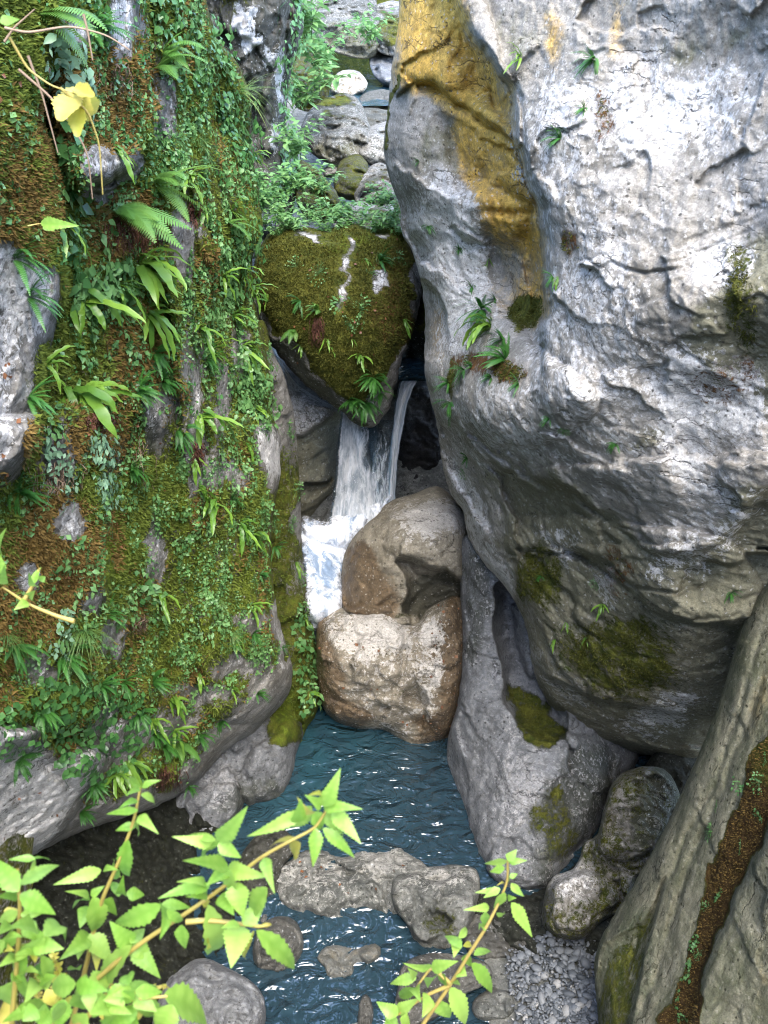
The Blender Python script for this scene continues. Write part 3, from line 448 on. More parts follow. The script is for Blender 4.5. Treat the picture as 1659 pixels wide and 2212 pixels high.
rock('smooth_boulder', [(1002, 1160), (1060, 1180), (1160, 1240), (1300, 1500), (1380, 1620), (1350, 1690), (1320, 1740), (1290, 1800), (1250, 1850), (1210, 1900), (1180, 1935), (1100, 1930), (1050, 1910), (1022, 1880), (1004, 1830), (985, 1760), (965, 1660), (968, 1590), (985, 1530), (994, 1450), (996, 1330), (994, 1270)],
     [(1010, 1200, 12.0), (1050, 1350, 11.7), (1200, 1300, 11.7), (1030, 1550, 11.0), (980, 1680, 10.9), (1100, 1700, 10.1), (1250, 1650, 10.4), (1100, 1880, 9.35), (1230, 1830, 9.5), (1330, 1620, 11.0)], roll=0.8, w=60, thick=1.6, mat=M_GREY, key='smooth', facet=(30, 0.1, 0.7), amp=0.07, ridge=0.9, seed=13, jit=4, scale=1.6,
     bumps=[([(1062, 1290), (1085, 1260), (1140, 1290), (1190, 1480), (1230, 1560), (1210, 1600), (1150, 1580), (1095, 1530), (1082, 1450), (1070, 1380)], -0.65, 36), ([(1105, 1310), (1130, 1300), (1165, 1440), (1150, 1470), (1120, 1430)], 0.35, 20), ([(1220, 1590), (1300, 1610), (1320, 1700), (1260, 1700)], 0.18, 30)],
     cracks=[([(1060, 1760), (1110, 1830), (1150, 1870)], 0.03, 4), ([(1045, 1290), (1080, 1400), (1060, 1500)], 0.04, 6)],
     base=dict(lichen=0.36, dark=0.12), paint=[('lichen+dark', (0.42, 0.55), 30, [(995, 1160), (1060, 1190), (1050, 1420), (1000, 1420)]), ('lichen+ochre', (0.2, 0.3), 20, (1110, 1400, 30, 90)), ('moss+dark', (0.6, 0.7), 20, [(1085, 1490), (1150, 1500), (1230, 1580), (1200, 1610), (1140, 1590)]), ('dark+lichen', (0.62, 0.42), 60, [(1200, 1640), (1330, 1600), (1350, 1700), (1240, 1860), (1160, 1940), (1130, 1860)]), ('moss', 0.65, 24, (1220, 1720, 20, 24)), ('moss', 0.52, 60, (1200, 1800, 70, 90)), ('lichen', 0.5, 50, (1120, 1700, 50, 110)), ('dark+lichen', (0.8, 0.1), 30, [(1020, 1900), (1150, 1930), (1230, 1890), (1200, 1960), (1040, 1960)])])
rock('mossy_wedge_rock', [(1318, 1700), (1350, 1668), (1400, 1655), (1450, 1675), (1475, 1760), (1440, 1850), (1400, 1890), (1372, 1900), (1350, 1960), (1300, 1990), (1262, 2030), (1200, 2025), (1170, 1985), (1188, 1900), (1240, 1875), (1262, 1820), (1290, 1800)],
     [(1380, 1690, 9.6), (1320, 1800, 9.1), (1230, 1950, 8.5), (1400, 1830, 9.0)], roll=0.45, w=34, thick=1.0, mat=M_CLIFF, key='mwedge', facet=(24, 0.25, 0.5), amp=0.1, strat=0.16, ridge=1.1, seed=14, bumps=[([(1318, 1700), (1400, 1650), (1455, 1690), (1430, 1800), (1380, 1860), (1290, 1830)], 0.22, 18), ([(1180, 1930), (1240, 1880), (1310, 1900), (1330, 1960), (1250, 2020), (1180, 2010)], 0.18, 16)], cracks=[([(1270, 1850), (1330, 1880), (1390, 1880)], 0.12, 6), ([(1320, 1740), (1380, 1790), (1440, 1780)], 0.07, 5)], base=dict(moss=0.48, lichen=0.42, dark=0.35), paint=[('lichen+moss', (0.5, 0.3), 30, (1230, 1900, 50, 40)), ('dark+moss', (0.9, 0.4), 30, (1420, 1740, 40, 90, 30))])
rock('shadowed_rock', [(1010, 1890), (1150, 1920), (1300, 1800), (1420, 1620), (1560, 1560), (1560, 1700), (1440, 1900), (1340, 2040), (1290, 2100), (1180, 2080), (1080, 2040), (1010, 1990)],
     [(1050, 1940, 9.15), (1150, 1960, 8.95), (1300, 1950, 9.0), (1450, 1700, 10.3), (1250, 2050, 8.3), (1100, 2030, 8.5)], roll=0.3, w=50, step=4, thick=1.2, mat=M_PAINTED_SHADE, key='shad', amp=0.15, strat=0.1, seed=15, base=dict(dark=0.5, lichen=0.3))
# ---- leaning slab at lower right
rock('leaning_slab', [(1800, 1000), (1700, 1160), (1655, 1235), (1608, 1330), (1580, 1430), (1545, 1540), (1495, 1660), (1440, 1780), (1375, 1900), (1318, 1990), (1290, 2050), (1284, 2110), (1292, 2200), (1300, 2330), (1500, 2340), (1800, 2330)],
     [(1700, 1200, 7.9), (1500, 1700, 7.4), (1320, 2050, 7.2), (1320, 2300, 6.3), (1650, 1700, 6.7), (1650, 2250, 5.6), (1500, 2200, 6.0)], roll=0.35, w=40, thick=1.2, mat=M_SLAB, key='slab', facet=(40, 0.03, 0.8), amp=0.04, seed=16, jit=4, scale=1.5,
     bumps=[([(1800, 1560), (1680, 1740), (1610, 1880), (1560, 2000), (1520, 2100), (1480, 2350), (1800, 2350)], 0.22, 22), ([(1290, 2060), (1380, 2000), (1440, 1890), (1400, 2060), (1350, 2330), (1290, 2330)], -0.1, 40)],
     cracks=[([(1659, 1430), (1560, 1700), (1480, 1900), (1420, 2100), (1380, 2212)], 0.05, 8), ([(1659, 1330), (1540, 1700), (1440, 1900), (1350, 2100)], 0.04, 6), ([(1659, 1560), (1590, 1720), (1500, 2000), (1460, 2212)], 0.04, 8)],
     base=dict(lichen=0.3, dark=0.25, ochre=0.15), paint=[('moss+rust+bright', (0.95, 0.8, 0.1), 16, [(1720, 1480), (1660, 1560), (1590, 1730), (1540, 1860), (1490, 2020), (1440, 2180), (1430, 2330), (1480, 2330), (1530, 2110), (1570, 1990), (1620, 1860), (1690, 1720), (1760, 1600)]), ('bright', 0.6, 24, (1650, 1640, 30, 70)), ('moss', 0.5, 40, [(1440, 1890), (1360, 2000), (1290, 2080), (1290, 2330), (1370, 2330), (1400, 2130)]), ('dark', 0.55, 50, [(1300, 2050), (1420, 1960), (1380, 2330), (1290, 2330)]), ('ochre', 0.5, 40, (1640, 1500, 20, 150, 18)), ('ochre', 0.4, 40, (1650, 2150, 30, 150))])
# ---- boulders of the lower stream (waterline hidden under the water sheet)
def stream_rock(name, label, outline, z, lean=0.25, seed=0, mat=None, key=None, group='boulders in the stream', **kw):
    ys = [p[1] for p in outline]; xs = [p[0] for p in outline]
    b, tp, cx = max(ys), min(ys), sum(xs) / len(xs)
    Db = float(DZ(b, z)); h = (b - tp)
    o = rock(name, outline, [(cx, b, Db - 0.02), (cx - 60, b - h * 0.5, Db + lean * 0.35), (cx + 60, b - h * 0.5, Db + lean * 0.35), (cx, tp, Db + lean * 1.6)],
             roll=kw.pop('roll', 0.3), w=kw.pop('w', 32), thick=kw.pop('thick', 0.45), mat=mat or M_RIVER, key=key, amp=kw.pop('amp', 0.085), ridge=kw.pop('ridge', 1.0), scale=kw.pop('scale', 2.4), jit=3, seed=seed, facet=(14, 0.22, 0.5), **kw)
    return tag(o, label, 'boulder', group)
ZB = -0.12
stream_rock('boulder', 'long low grey boulder damming the pool, dead leaves lodged on it', [(590, 1870), (660, 1830), (745, 1838), (800, 1805), (850, 1803), (890, 1840), (930, 1880), (920, 1960), (870, 1990), (800, 1985), (720, 1998), (650, 1975), (600, 1945)], ZB, 0.9, 21, key='dam', cracks=[([(640, 1890), (720, 1860), (780, 1900), (830, 1960)], 0.06, 8), ([(800, 1820), (790, 1900), (860, 1900)], 0.05, 7)], base=dict(lichen=0.42, dark=0.2), paint=[('moss', 0.6, 14, (800, 1815, 60, 10)), ('lichen', 0.6, 30, (820, 1850, 40, 30)), ('lichen', 0.5, 30, (700, 1900, 60, 40))])
stream_rock('boulder', 'rounded grey boulder with mossy flank at the right end of the dam', [(845, 1905), (870, 1878), (930, 1872), (985, 1868), (1030, 1880), (1035, 1930), (1010, 2010), (960, 2068), (905, 2060), (880, 2000), (850, 1960)], ZB, 0.6, 22, key='dam2', base=dict(lichen=0.38, dark=0.2), paint=[('moss', 0.5, 50, (950, 1990, 60, 60)), ('lichen', 0.6, 30, (960, 1890, 70, 20))])
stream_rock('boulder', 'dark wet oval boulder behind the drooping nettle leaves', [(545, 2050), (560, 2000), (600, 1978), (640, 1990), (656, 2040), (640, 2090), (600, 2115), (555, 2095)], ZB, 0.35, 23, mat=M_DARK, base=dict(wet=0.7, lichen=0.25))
stream_rock('boulder', 'small smooth brown boulder above the lobed wet one', [(655, 2015), (680, 1994), (712, 1992), (728, 2010), (724, 2035), (690, 2052), (660, 2042)], ZB, 0.25, 24, roll=0.2, w=20, base=dict(wet=0.5, ochre=0.3, dark=0.2))
stream_rock('boulder', 'lobed dark brown wet boulder in midstream', [(684, 2070), (705, 2042), (760, 2034), (812, 2036), (824, 2060), (800, 2085), (775, 2090), (768, 2112), (735, 2122), (705, 2112), (700, 2090)], ZB, 0.3, 25, roll=0.22, w=22, amp=0.04, base=dict(wet=0.75, ochre=0.4, dark=0.4), key='lob')
stream_rock('boulder', 'big pale grey boulder at the stream edge below the nettles', [(350, 2130), (400, 2085), (440, 2070), (490, 2090), (555, 2130), (575, 2190), (560, 2250), (520, 2330), (380, 2330), (330, 2220)], ZB, 0.5, 26, mat=M_GREY, roll=0.4, w=50, thick=0.7, cracks=[([(430, 2080), (480, 2150), (520, 2160), (560, 2150)], 0.08, 8)], base=dict(lichen=0.3, dark=0.35), paint=[('moss', 0.35, 40, (440, 2110, 60, 30))])
stream_rock('boulder', 'smooth oval grey cobble at the edge of the gravel', [(1020, 2165), (1045, 2140), (1085, 2132), (1110, 2150), (1112, 2185), (1090, 2205), (1040, 2206), (1020, 2190)], ZB + 0.1, 0.25, 27, roll=0.2, w=22, amp=0.02, base=dict(lichen=0.3))
stream_rock('boulder', 'dark flat boulder half buried beside the gravel bank', [(1050, 2120), (1080, 2090), (1130, 2080), (1180, 2100), (1170, 2130), (1110, 2150), (1060, 2150)], ZB + 0.05, 0.35, 28, mat=M_DARK, roll=0.15, w=24, base=dict(wet=0.4))
stream_rock('boulder', 'dark wet ledge rock at the foot of the dam boulder', [(858, 2140), (870, 2085), (920, 2060), (985, 2062), (1050, 2080), (1060, 2120), (1000, 2150), (940, 2200), (870, 2230), (850, 2190)], ZB, 0.35, 29, mat=M_DARK, roll=0.15, w=30, base=dict(wet=0.7, dark=0.4))
stream_rock('boulder', 'thin dark upright stone poking from the stream', [(770, 2200), (782, 2150), (800, 2155), (808, 2190), (800, 2230), (778, 2232)], ZB, 0.2, 30, mat=M_DARK, roll=0.15, w=14, base=dict(wet=0.5))
stream_rock('boulder', 'narrow wet stone wedged left of the dam boulder', [(560, 1990), (590, 1950), (650, 1968), (700, 1998), (690, 2012), (640, 2000), (600, 2000)], ZB, 0.25, 31, mat=M_DARK, roll=0.15, w=16, base=dict(wet=0.7))
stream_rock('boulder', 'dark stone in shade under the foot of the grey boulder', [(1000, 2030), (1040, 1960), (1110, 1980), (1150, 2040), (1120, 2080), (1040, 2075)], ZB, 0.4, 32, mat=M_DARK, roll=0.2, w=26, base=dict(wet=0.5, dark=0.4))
stream_rock('boulder', 'flat submerged stone at the very bottom of the stream', [(740, 2225), (800, 2200), (880, 2205), (905, 2260), (760, 2270)], ZB, 0.2, 33, roll=0.12, w=24, base=dict(wet=0.6, dark=0.3))
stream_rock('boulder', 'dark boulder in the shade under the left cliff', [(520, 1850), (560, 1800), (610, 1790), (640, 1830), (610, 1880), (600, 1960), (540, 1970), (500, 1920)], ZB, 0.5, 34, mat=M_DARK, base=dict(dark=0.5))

# ---- boulders of the upper stream
def far_rock(name, label, outline, D, seed, mat=None, **kw):
    cx = sum(p[0] for p in outline) / len(outline); ys = [p[1] for p in outline]
    kw.setdefault('base', {}); kw['base']['moss'] = kw['base'].get('moss', 0) + 0.33
    h = max(ys) - min(ys)
    m = D * 0.00042 * h
    o = rock(name, outline, [(cx, max(ys), D - m), (cx - 30, sum(ys) / len(ys), D - m * 0.6), (cx + 30, sum(ys) / len(ys), D - m * 0.6), (cx, min(ys), D + m)], roll=kw.pop('roll', 0.6), w=kw.pop('w', 26), step=kw.pop('step', 3.0), thick=kw.pop('thick', 1.2), mat=mat or M_WHITE, amp=kw.pop('amp', 0.24), ridge=kw.pop('ridge', 1.5), scale=kw.pop('scale', 1.0), jit=kw.pop('jit', 5), seed=seed, facet=(14, 0.32, 1.2), **kw)
    return tag(o, label, 'boulder', 'boulders of the upper stream')
far_rock('boulder', 'huge pale boulder with mossy foot at the head of the gorge', [(645, -40), (740, -60), (800, -30), (815, 20), (800, 60), (830, 90), (800, 125), (740, 120), (700, 95), (660, 60), (640, 20)], 29, 41, w=40, key='farA', base=dict(lichen=0.45), paint=[('moss+dark', (0.4, 0.8), 24, [(700, 70), (780, 55), (830, 90), (800, 130), (730, 120)])])
far_rock('boulder', 'round pale boulder with a big dark moss patch, beside the cliff top', [(795, 40), (810, 12), (850, 2), (890, 20), (900, 90), (880, 120), (830, 118), (800, 90)], 28, 42, base=dict(lichen=0.5), paint=[('moss+dark', (0.55, 0.85), 16, (852, 62, 36, 34))])
far_rock('boulder', 'dark overhanging boulder above the far pool', [(800, 120), (840, 108), (890, 112), (880, 180), (840, 188), (808, 165)], 27, 43, mat=M_GREY, base=dict(dark=0.4, lichen=0.3))
far_rock('boulder', 'small white slab caught between the two highest boulders', [(768, 40), (800, 34), (812, 60), (790, 75), (770, 66)], 28.4, 56, w=12, base=dict(lichen=0.6))
far_rock('boulder', 'low tan boulder on the left bank of the far pool', [(715, 175), (740, 152), (775, 155), (795, 180), (785, 200), (750, 210), (715, 200)], 25.5, 44, mat=M_TAN, w=18, base=dict(lichen=0.5))
far_rock('boulder', 'single rounded boulder standing in the far pool', [(772, 228), (785, 203), (815, 193), (850, 200), (862, 225), (850, 240), (800, 240)], 24.5, 45, w=18, amp=0.06, base=dict(lichen=0.35, dark=0.1, ochre=0.15))
far_rock('boulder', 'pale wedge boulder under hanging ivy', [(625, 170), (670, 80), (700, 120), (715, 180), (690, 240), (640, 230)], 24.5, 46, base=dict(lichen=0.4, dark=0.2, moss=0.2))
far_rock('boulder', 'broad craggy boulder with mossy crown in the stream steps', [(660, 250), (690, 220), (740, 200), (775, 215), (795, 260), (810, 300), (795, 345), (740, 360), (690, 345), (650, 300)], 21.5, 47, base=dict(lichen=0.45), key='farC', amp=0.2, paint=[('moss+bright', (0.7, 0.4), 14, (715, 215, 40, 20)), ('dark+moss', (0.7, 0.3), 20, (720, 330, 70, 30))])
far_rock('boulder', 'flat pale water-worn boulder below the far pool', [(770, 250), (800, 230), (860, 250), (880, 275), (840, 300), (800, 310)], 22.6, 48, base=dict(lichen=0.3, dark=0.25), amp=0.08)
far_rock('boulder', 'big white egg-shaped boulder against the right cliff', [(772, 315), (785, 285), (830, 262), (880, 255), (890, 330), (870, 360), (810, 362), (780, 345)], 20.8, 49, base=dict(lichen=0.55), amp=0.07)
far_rock('boulder', 'small round white stone among the larger boulders', [(696, 366), (715, 352), (735, 360), (738, 375), (718, 384), (698, 380)], 20.2, 50, w=12, amp=0.04, base=dict(lichen=0.5))
far_rock('boulder', 'upright pale boulder with a pointed top in the middle of the steps', [(720, 395), (735, 350), (765, 330), (790, 345), (800, 400), (780, 432), (740, 430), (722, 412)], 19.2, 51, base=dict(lichen=0.5, moss=0.2), amp=0.1)
far_rock('boulder', 'rounded pale boulder with green streaks near the right cliff', [(765, 420), (790, 370), (820, 350), (850, 365), (880, 390), (860, 430), (810, 450), (775, 445)], 18.6, 52, base=dict(lichen=0.5), paint=[('moss', 0.5, 16, (815, 395, 40, 14, -40))])
far_rock('boulder', 'tall leaning grey-green boulder beside the ivy column', [(640, 350), (665, 352), (700, 380), (735, 430), (740, 470), (690, 480), (645, 450)], 17.6, 53, base=dict(lichen=0.3, dark=0.25, moss=0.2))
far_rock('boulder', 'white boulder with a sharp lower edge above the bushes', [(720, 470), (745, 442), (790, 435), (820, 455), (800, 490), (760, 520), (725, 505)], 17.0, 54, base=dict(lichen=0.55), cracks=[([(725, 480), (770, 490), (815, 460)], 0.15, 6)])
far_rock('boulder', 'little white stone peeking over the mossy-topped boulder', [(818, 452), (835, 434), (852, 440), (856, 460), (830, 465)], 17.2, 57, w=12, amp=0.05, base=dict(lichen=0.6))
far_rock('boulder', 'large speckled white boulder with a dark mossy top, behind the chockstone', [(745, 520), (765, 470), (805, 445), (870, 430), (900, 480), (900, 640), (830, 650), (780, 640), (745, 590)], 16.2, 55, base=dict(lichen=0.55), key='farB', roll=0.5, w=24, paint=[('moss+dark', (0.5, 0.8), 18, [(760, 470), (800, 440), (900, 425), (900, 490), (820, 500), (770, 510)])])
far_rock('boulder', 'smooth pale boulder half hidden by the bush', [(660, 540), (690, 500), (740, 490), (770, 530), (750, 600), (680, 600)], 16.4, 58, base=dict(lichen=0.4, dark=0.15))
far_rock('boulder', 'grey boulder in shade below the ivy column', [(560, 600), (580, 540), (640, 520), (680, 560), (670, 640), (590, 650)], 16.2, 59, mat=M_GREY, base=dict(dark=0.35, lichen=0.3))

# ---- ground, hillside and water
def sheet(name, xs, ys, zf, mat, kind='structure'):
    X, Y = np.meshgrid(xs, ys); Z = zf(X, Y); V = np.stack([X, Y, Z], -1).reshape(-1, 3)
    r, c = X.shape; I = np.arange(r * c).reshape(r, c)
    F = np.stack([I[:-1, :-1].ravel(), I[:-1, 1:].ravel(), I[1:, 1:].ravel(), I[1:, :-1].ravel()], 1)
    z = np.zeros(len(V)); at_ = {k: z for k in MASKS}; at_['dark'] = z + 0.3; at_['moss'] = 0.25 + 0.6 * sstep((V[:, 1] - 28) / 4)
    o = link(name, mk_mesh(name, V, [F], True, at_), mat); o['kind'] = kind; return o
def bed_z(X, Y):
    P = np.stack([X, Y, 0 * X], -1)
    z = -0.95 + 0.12 * fbm(P, 1.4, 4)
    z = z + 4.9 * sstep((Y - 14.6) / 1.6) + np.clip((Y - 16.2) * 0.2, 0, 3.2) + np.clip(Y - 30, 0, 100) * 0.55
    return z + 0.35 * fbm(P, 0.5, 3) * sstep((Y - 15) / 3)
sheet('streambed', np.linspace(-14, 14, 160), np.r_[np.linspace(2, 32, 220), np.linspace(32.5, 90, 40)], bed_z, M_RIVER)
def water_mat(name, deep, clear, bscale=3.0, bstr=1.0, dist=0.12, ior=1.65):
    t = NT(name); pos = t.new('TexCoord').outputs['Object']
    mp = t.new('Mapping', None, Vector=pos, Scale=(1, 1.35, 1)).outputs[0]
    n = t.math('ADD', t.noise(mp, bscale, 2, 0.45, 1.0), t.math('MULTIPLY', t.noise(mp, bscale * 2.9, 2, 0.5, 0.6), 0.12))
    b = t.new('Bump', None, Height=n, Strength=bstr, Distance=dist)
    y = t.new('SeparateXYZ', None, Vector=pos)
    f = t.ramp(y.outputs[1], 9.0, 12.2)
    f = t.math('MULTIPLY', f, t.ramp(y.outputs[0], 0.9, -1.4))
    f = t.math('MULTIPLY', f, t.ramp(t.noise(pos, 1.3, 3), 0.25, 0.6))
    col = t.mix(f, t.mix(t.noise(pos, 6, 4), clear, tuple(2.2 * x for x in clear)), deep)
    p = t.new('BsdfPrincipled', None, Base_Color=col, Roughness=0.02, IOR=ior, Normal=b.outputs[0])
    t.t.links.new(p.outputs[0], t.out.inputs[0]); return t.m
W_POOL = water_mat('pool_water', (0.018, 0.058, 0.076), (0.009, 0.02, 0.028))
def water_z(X, Y):
    return -0.13 * sstep((9.6 - Y) / 1.4)
def water(name, x0, x1, y0, y1, z, mat, label):
    n = 240 if z is None else 60
    o = sheet(name, np.linspace(x0, x1, n), np.linspace(y0, y1, n), lambda X, Y: (water_z(X, Y) if z is None else z) + 0.014 * fbm(np.stack([X, Y * 1.3, 0 * X], -1), 3.2, 3), mat)
    return tag(o, label, 'water')
water('stream', -6.0, 4.0, 4.0, 14.4, None, W_POOL, 'rippled blue-green pool and the shallow stream running out of it between boulders')
water('upper_stream', -1.2, 1.2, 14.75, 16.6, 4.28, W_POOL, 'thin clear water behind the waterfall lip')
water('far_pool', -1.4, 2.0, 23.6, 28.0, float(unproj(800, 215, 24.5)[2]), W_POOL, 'small dark blue pool between boulders at the head of the gorge')

# ---- unseen walls added beside and behind the viewer to cut horizon light
def added_gorge_wall(name, p0, p1, h, bulge, seed):
    n, m = 70, 50; u = np.linspace(0, 1, n); v = np.linspace(-1.5, h, m); U_, Vv = np.meshgrid(u, v)
    p0 = np.array(p0); p1 = np.array(p1); d = (p1 - p0) / np.linalg.norm(p1 - p0); nn = np.array([-d[1], d[0]])
    xy = p0 + (p1 - p0) * U_[..., None]; P = np.dstack([xy, Vv])
    k = bulge * (fbm(P + seed, 0.35, 4) + 0.3 * fbm(P, 1.6, 3)); P[..., 0] += nn[0] * k; P[..., 1] += nn[1] * k
    Q = P.copy(); Q[..., 0] -= nn[0] * 1.5; Q[..., 1] -= nn[1] * 1.5
    I = np.arange(n * m).reshape(m, n)
    q = np.stack([I[:-1, :-1].ravel(), I[:-1, 1:].ravel(), I[1:, 1:].ravel(), I[1:, :-1].ravel()], 1)
    N = n * m; rim = np.r_[I[0], I[1:, -1], I[-1, ::-1][1:], I[::-1, 0][1:-1]]; rn = np.roll(rim, -1)
    F = [q, q[:, ::-1] + N, np.stack([rim, rn, rn + N, rim + N], 1)]
    z = np.zeros(2 * N); at_ = {kk: z for kk in MASKS}; at_['moss'] = z + 0.55; at_['lichen'] = z + 0.3
    o = link(name, mk_mesh(name, np.concatenate([P.reshape(-1, 3), Q.reshape(-1, 3)]), F, True, at_), M_CLIFF); o['kind'] = 'structure'
added_gorge_wall('added_gorge_wall', (-3.3, 7.6), (-9.0, -10.0), 14, 0.45, 3)
added_gorge_wall('added_gorge_wall', (9.0, -10.0), (4.5, 8.6), 14, 0.45, 9)
added_gorge_wall('added_gorge_wall', (-8.0, -10.0), (8.0, -11.0), 14, 0.8, 14)
# ------------------------------------------------------------------ names of the big rocks
def lab(key, label, cat, group=None): tag(SURF[key].obj, label, cat, group)
lab('face', 'huge pale lichen-spotted limestone rock face with an ochre hollow', 'rock face')
lab('cliff', 'tall mossy overhanging cliff covered in ferns, ivy and brown moss', 'cliff')
lab('spur', 'narrow green mossy rock spur just behind the ferny cliff, beside the foaming water', 'rock')
lab('under', 'bare grey undercut rock beneath the cliff, touching the pool', 'rock')
lab('cave', 'rock painted black like the deep shade under the overhanging cliff', 'rock')
lab('dspur', 'dark rock spur with white lichen blotches behind the cliff top', 'rock')
lab('crev', 'dark rock added as shade in the narrow gap between heart-shaped boulder and pale rock face', 'rock')
lab('chock', 'heart-shaped mossy boulder wedged above the waterfall', 'boulder')
lab('wedge', 'pale wedged boulder with a dark hollow underside, left of the waterfall', 'boulder')
lab('back', 'wet rock wall of the cave behind the waterfall, shade painted black', 'rock')
lab('lip', 'rock painted cave-shade black under the narrow side jet of the waterfall', 'rock')
lab('tan', 'tan hollowed boulder right of the foaming water', 'boulder')
lab('wet', 'glossy brown wet boulder streaked white, standing in the pool', 'boulder')
lab('smooth', 'smooth grey water-worn rock with a deep pocket, beside the pool', 'rock')
lab('mwedge', 'small blotchy mossy rock jammed between the grey rock and the slab', 'rock')
lab('shad', 'dark layered rock in the crevice under the big rock face', 'rock')
lab('slab', 'long leaning grey-green slab with a brown mossy band, lower right corner', 'rock slab')

# ------------------------------------------------------------------ plant materials and prototypes
def leaf_mat(name, a, b, trans=0.3, rough=0.45, spec=0.4):
    t = NT(name); ti = t.attr('tint'); pos = t.new('TexCoord').outputs['Object']
    rnd = t.new('ObjectInfo').outputs['Random']
    f = t.math('ADD', t.math('MULTIPLY', ti, 0.75), t.math('MULTIPLY', rnd, 0.25))
    col = t.mix(f, a, b)
    col = t.mix(t.math('MULTIPLY', t.ramp(t.noise(pos, 30, 3), 0.5, 0.8), 0.3), col, tuple(0.55 * x for x in a))
    p = t.new('BsdfPrincipled', None, Base_Color=col, Roughness=rough); p.inputs['Specular IOR Level'].default_value = spec
    tr = t.new('BsdfTranslucent', None, Color=t.mix(0.5, col, tuple(min(1, 1.5 * x) for x in b)))
    m = t.new('MixShader', None, i0=trans, i1=p.outputs[0], i2=tr.outputs[0])
    t.t.links.new(m.outputs[0], t.out.inputs[0]); return t.m
L_STRAP = leaf_mat('strap_fern_green', (0.05, 0.14, 0.02), (0.17, 0.3, 0.04), 0.3, 0.35)
L_FERN = leaf_mat('small_fern_green', (0.025, 0.1, 0.02), (0.06, 0.19, 0.03), 0.25)
L_MALE = leaf_mat('frond_green', (0.07, 0.19, 0.035), (0.16, 0.3, 0.06), 0.35)
L_HERB = leaf_mat('herb_green', (0.035, 0.12, 0.03), (0.14, 0.27, 0.09), 0.25)
L_LIGHT = leaf_mat('fresh_green', (0.07, 0.19, 0.05), (0.2, 0.36, 0.13), 0.3)
L_IVY = leaf_mat('ivy_green', (0.02, 0.08, 0.02), (0.09, 0.22, 0.06), 0.2, 0.35)
L_PALE = leaf_mat('glaucous_green', (0.1, 0.2, 0.11), (0.2, 0.33, 0.2), 0.2)
L_GRASS = leaf_mat('grass_green', (0.05, 0.14, 0.03), (0.16, 0.24, 0.06), 0.25)
L_MOSS = leaf_mat('moss_green', (0.045, 0.075, 0.013), (0.16, 0.2, 0.035), 0.2, 0.8, 0.1)
L_CMOSS = leaf_mat('olive_moss', (0.022, 0.028, 0.006), (0.115, 0.115, 0.022), 0.15, 0.8, 0.1)
L_BMOSS = leaf_mat('brown_moss', (0.06, 0.045, 0.014), (0.2, 0.13, 0.04), 0.15, 0.8, 0.1)
L_DEAD = leaf_mat('dead_leaf_brown', (0.09, 0.035, 0.015), (0.24, 0.11, 0.05), 0.15)
L_STEM = leaf_mat('dry_stem', (0.1, 0.065, 0.04), (0.3, 0.22, 0.15), 0.0, 0.8)
L_ROOT = leaf_mat('rusty_root', (0.05, 0.018, 0.01), (0.12, 0.05, 0.03), 0.0, 0.9)

class PB:
    """collects small faces; rows() adds a lofted ribbon"""
    def __init__(s): s.V = []; s.Q = []; s.T = []; s.t = []; s.n = 0
    def add(s, v, q=(), tr=(), tint=0.5):
        v = np.asarray(v, float).reshape(-1, 3)
        if len(q): s.Q.append(np.asarray(q).reshape(-1, 4) + s.n)
        if len(tr): s.T.append(np.asarray(tr).reshape(-1, 3) + s.n)
        s.V.append(v); s.t.append(np.broadcast_to(np.asarray(tint, float), (len(v),))); s.n += len(v)
    def rows(s, C, S, Nn, w, tint=0.5, fold=0.0):
        """C centre points (k,3), S side dirs, Nn normals, w half widths; three columns folded along the midrib"""
        w = np.asarray(w)[:, None]; k = len(C)
        v = np.stack([C - S * w + Nn * w * fold, C, C + S * w + Nn * w * fold], 1).reshape(-1, 3)
        i = np.arange(k - 1)[:, None] * 3
        q = np.concatenate([i + [0, 1, 4, 3], i + [1, 2, 5, 4]])
        s.add(v, q, tint=tint)
    def arrays(s):
        F = []
        if s.Q: F.append(np.concatenate(s.Q))
        if s.T: F.append(np.concatenate(s.T))
        return np.concatenate(s.V), F, np.concatenate(s.t)
    def mesh(s, name):
        V, F, t = s.arrays(); return mk_mesh(name, V, F, True, dict(tint=t))
def nrm(v): v = np.asarray(v, float); return v / (np.linalg.norm(v, axis=-1, keepdims=True) + 1e-9)
def arc(p, d, length, droop, k, wob=0.0, r=rng):
    """points of a stem starting at p along d, bending towards the ground"""
    d = nrm(d); out = [np.array(p, float)]; st = length / (k - 1)
    for i in range(k - 1):
        d = nrm(d + np.array([0, 0, -droop / (k - 1)]) + r.normal(size=3) * wob / k)
        out.append(out[-1] + d * st)
    C = np.array(out); T = nrm(np.gradient(C, axis=0))
    S = nrm(np.cross(T, [0, 0, 1.0]) + 1e-4); N = np.cross(S, T)
    return C, T, S, N
def tube(pb, C, r0, r1, tint=0.5, k=5):
    C = np.asarray(C, float); n = len(C); T = nrm(np.gradient(C, axis=0)); S = nrm(np.cross(T, [0.13, 0.21, 1.0])); N = np.cross(S, T)
    a = np.arange(k) / k * 2 * math.pi; r = np.linspace(r0, r1, n)[:, None, None]
    v = C[:, None] + r * (S[:, None] * np.cos(a)[None, :, None] + N[:, None] * np.sin(a)[None, :, None])
    q = []
    for i in range(n - 1):
        for j in range(k): q.append((i * k + j, i * k + (j + 1) % k, (i + 1) * k + (j + 1) % k, (i + 1) * k + j))
    pb.add(v.reshape(-1, 3), q, tint=tint)
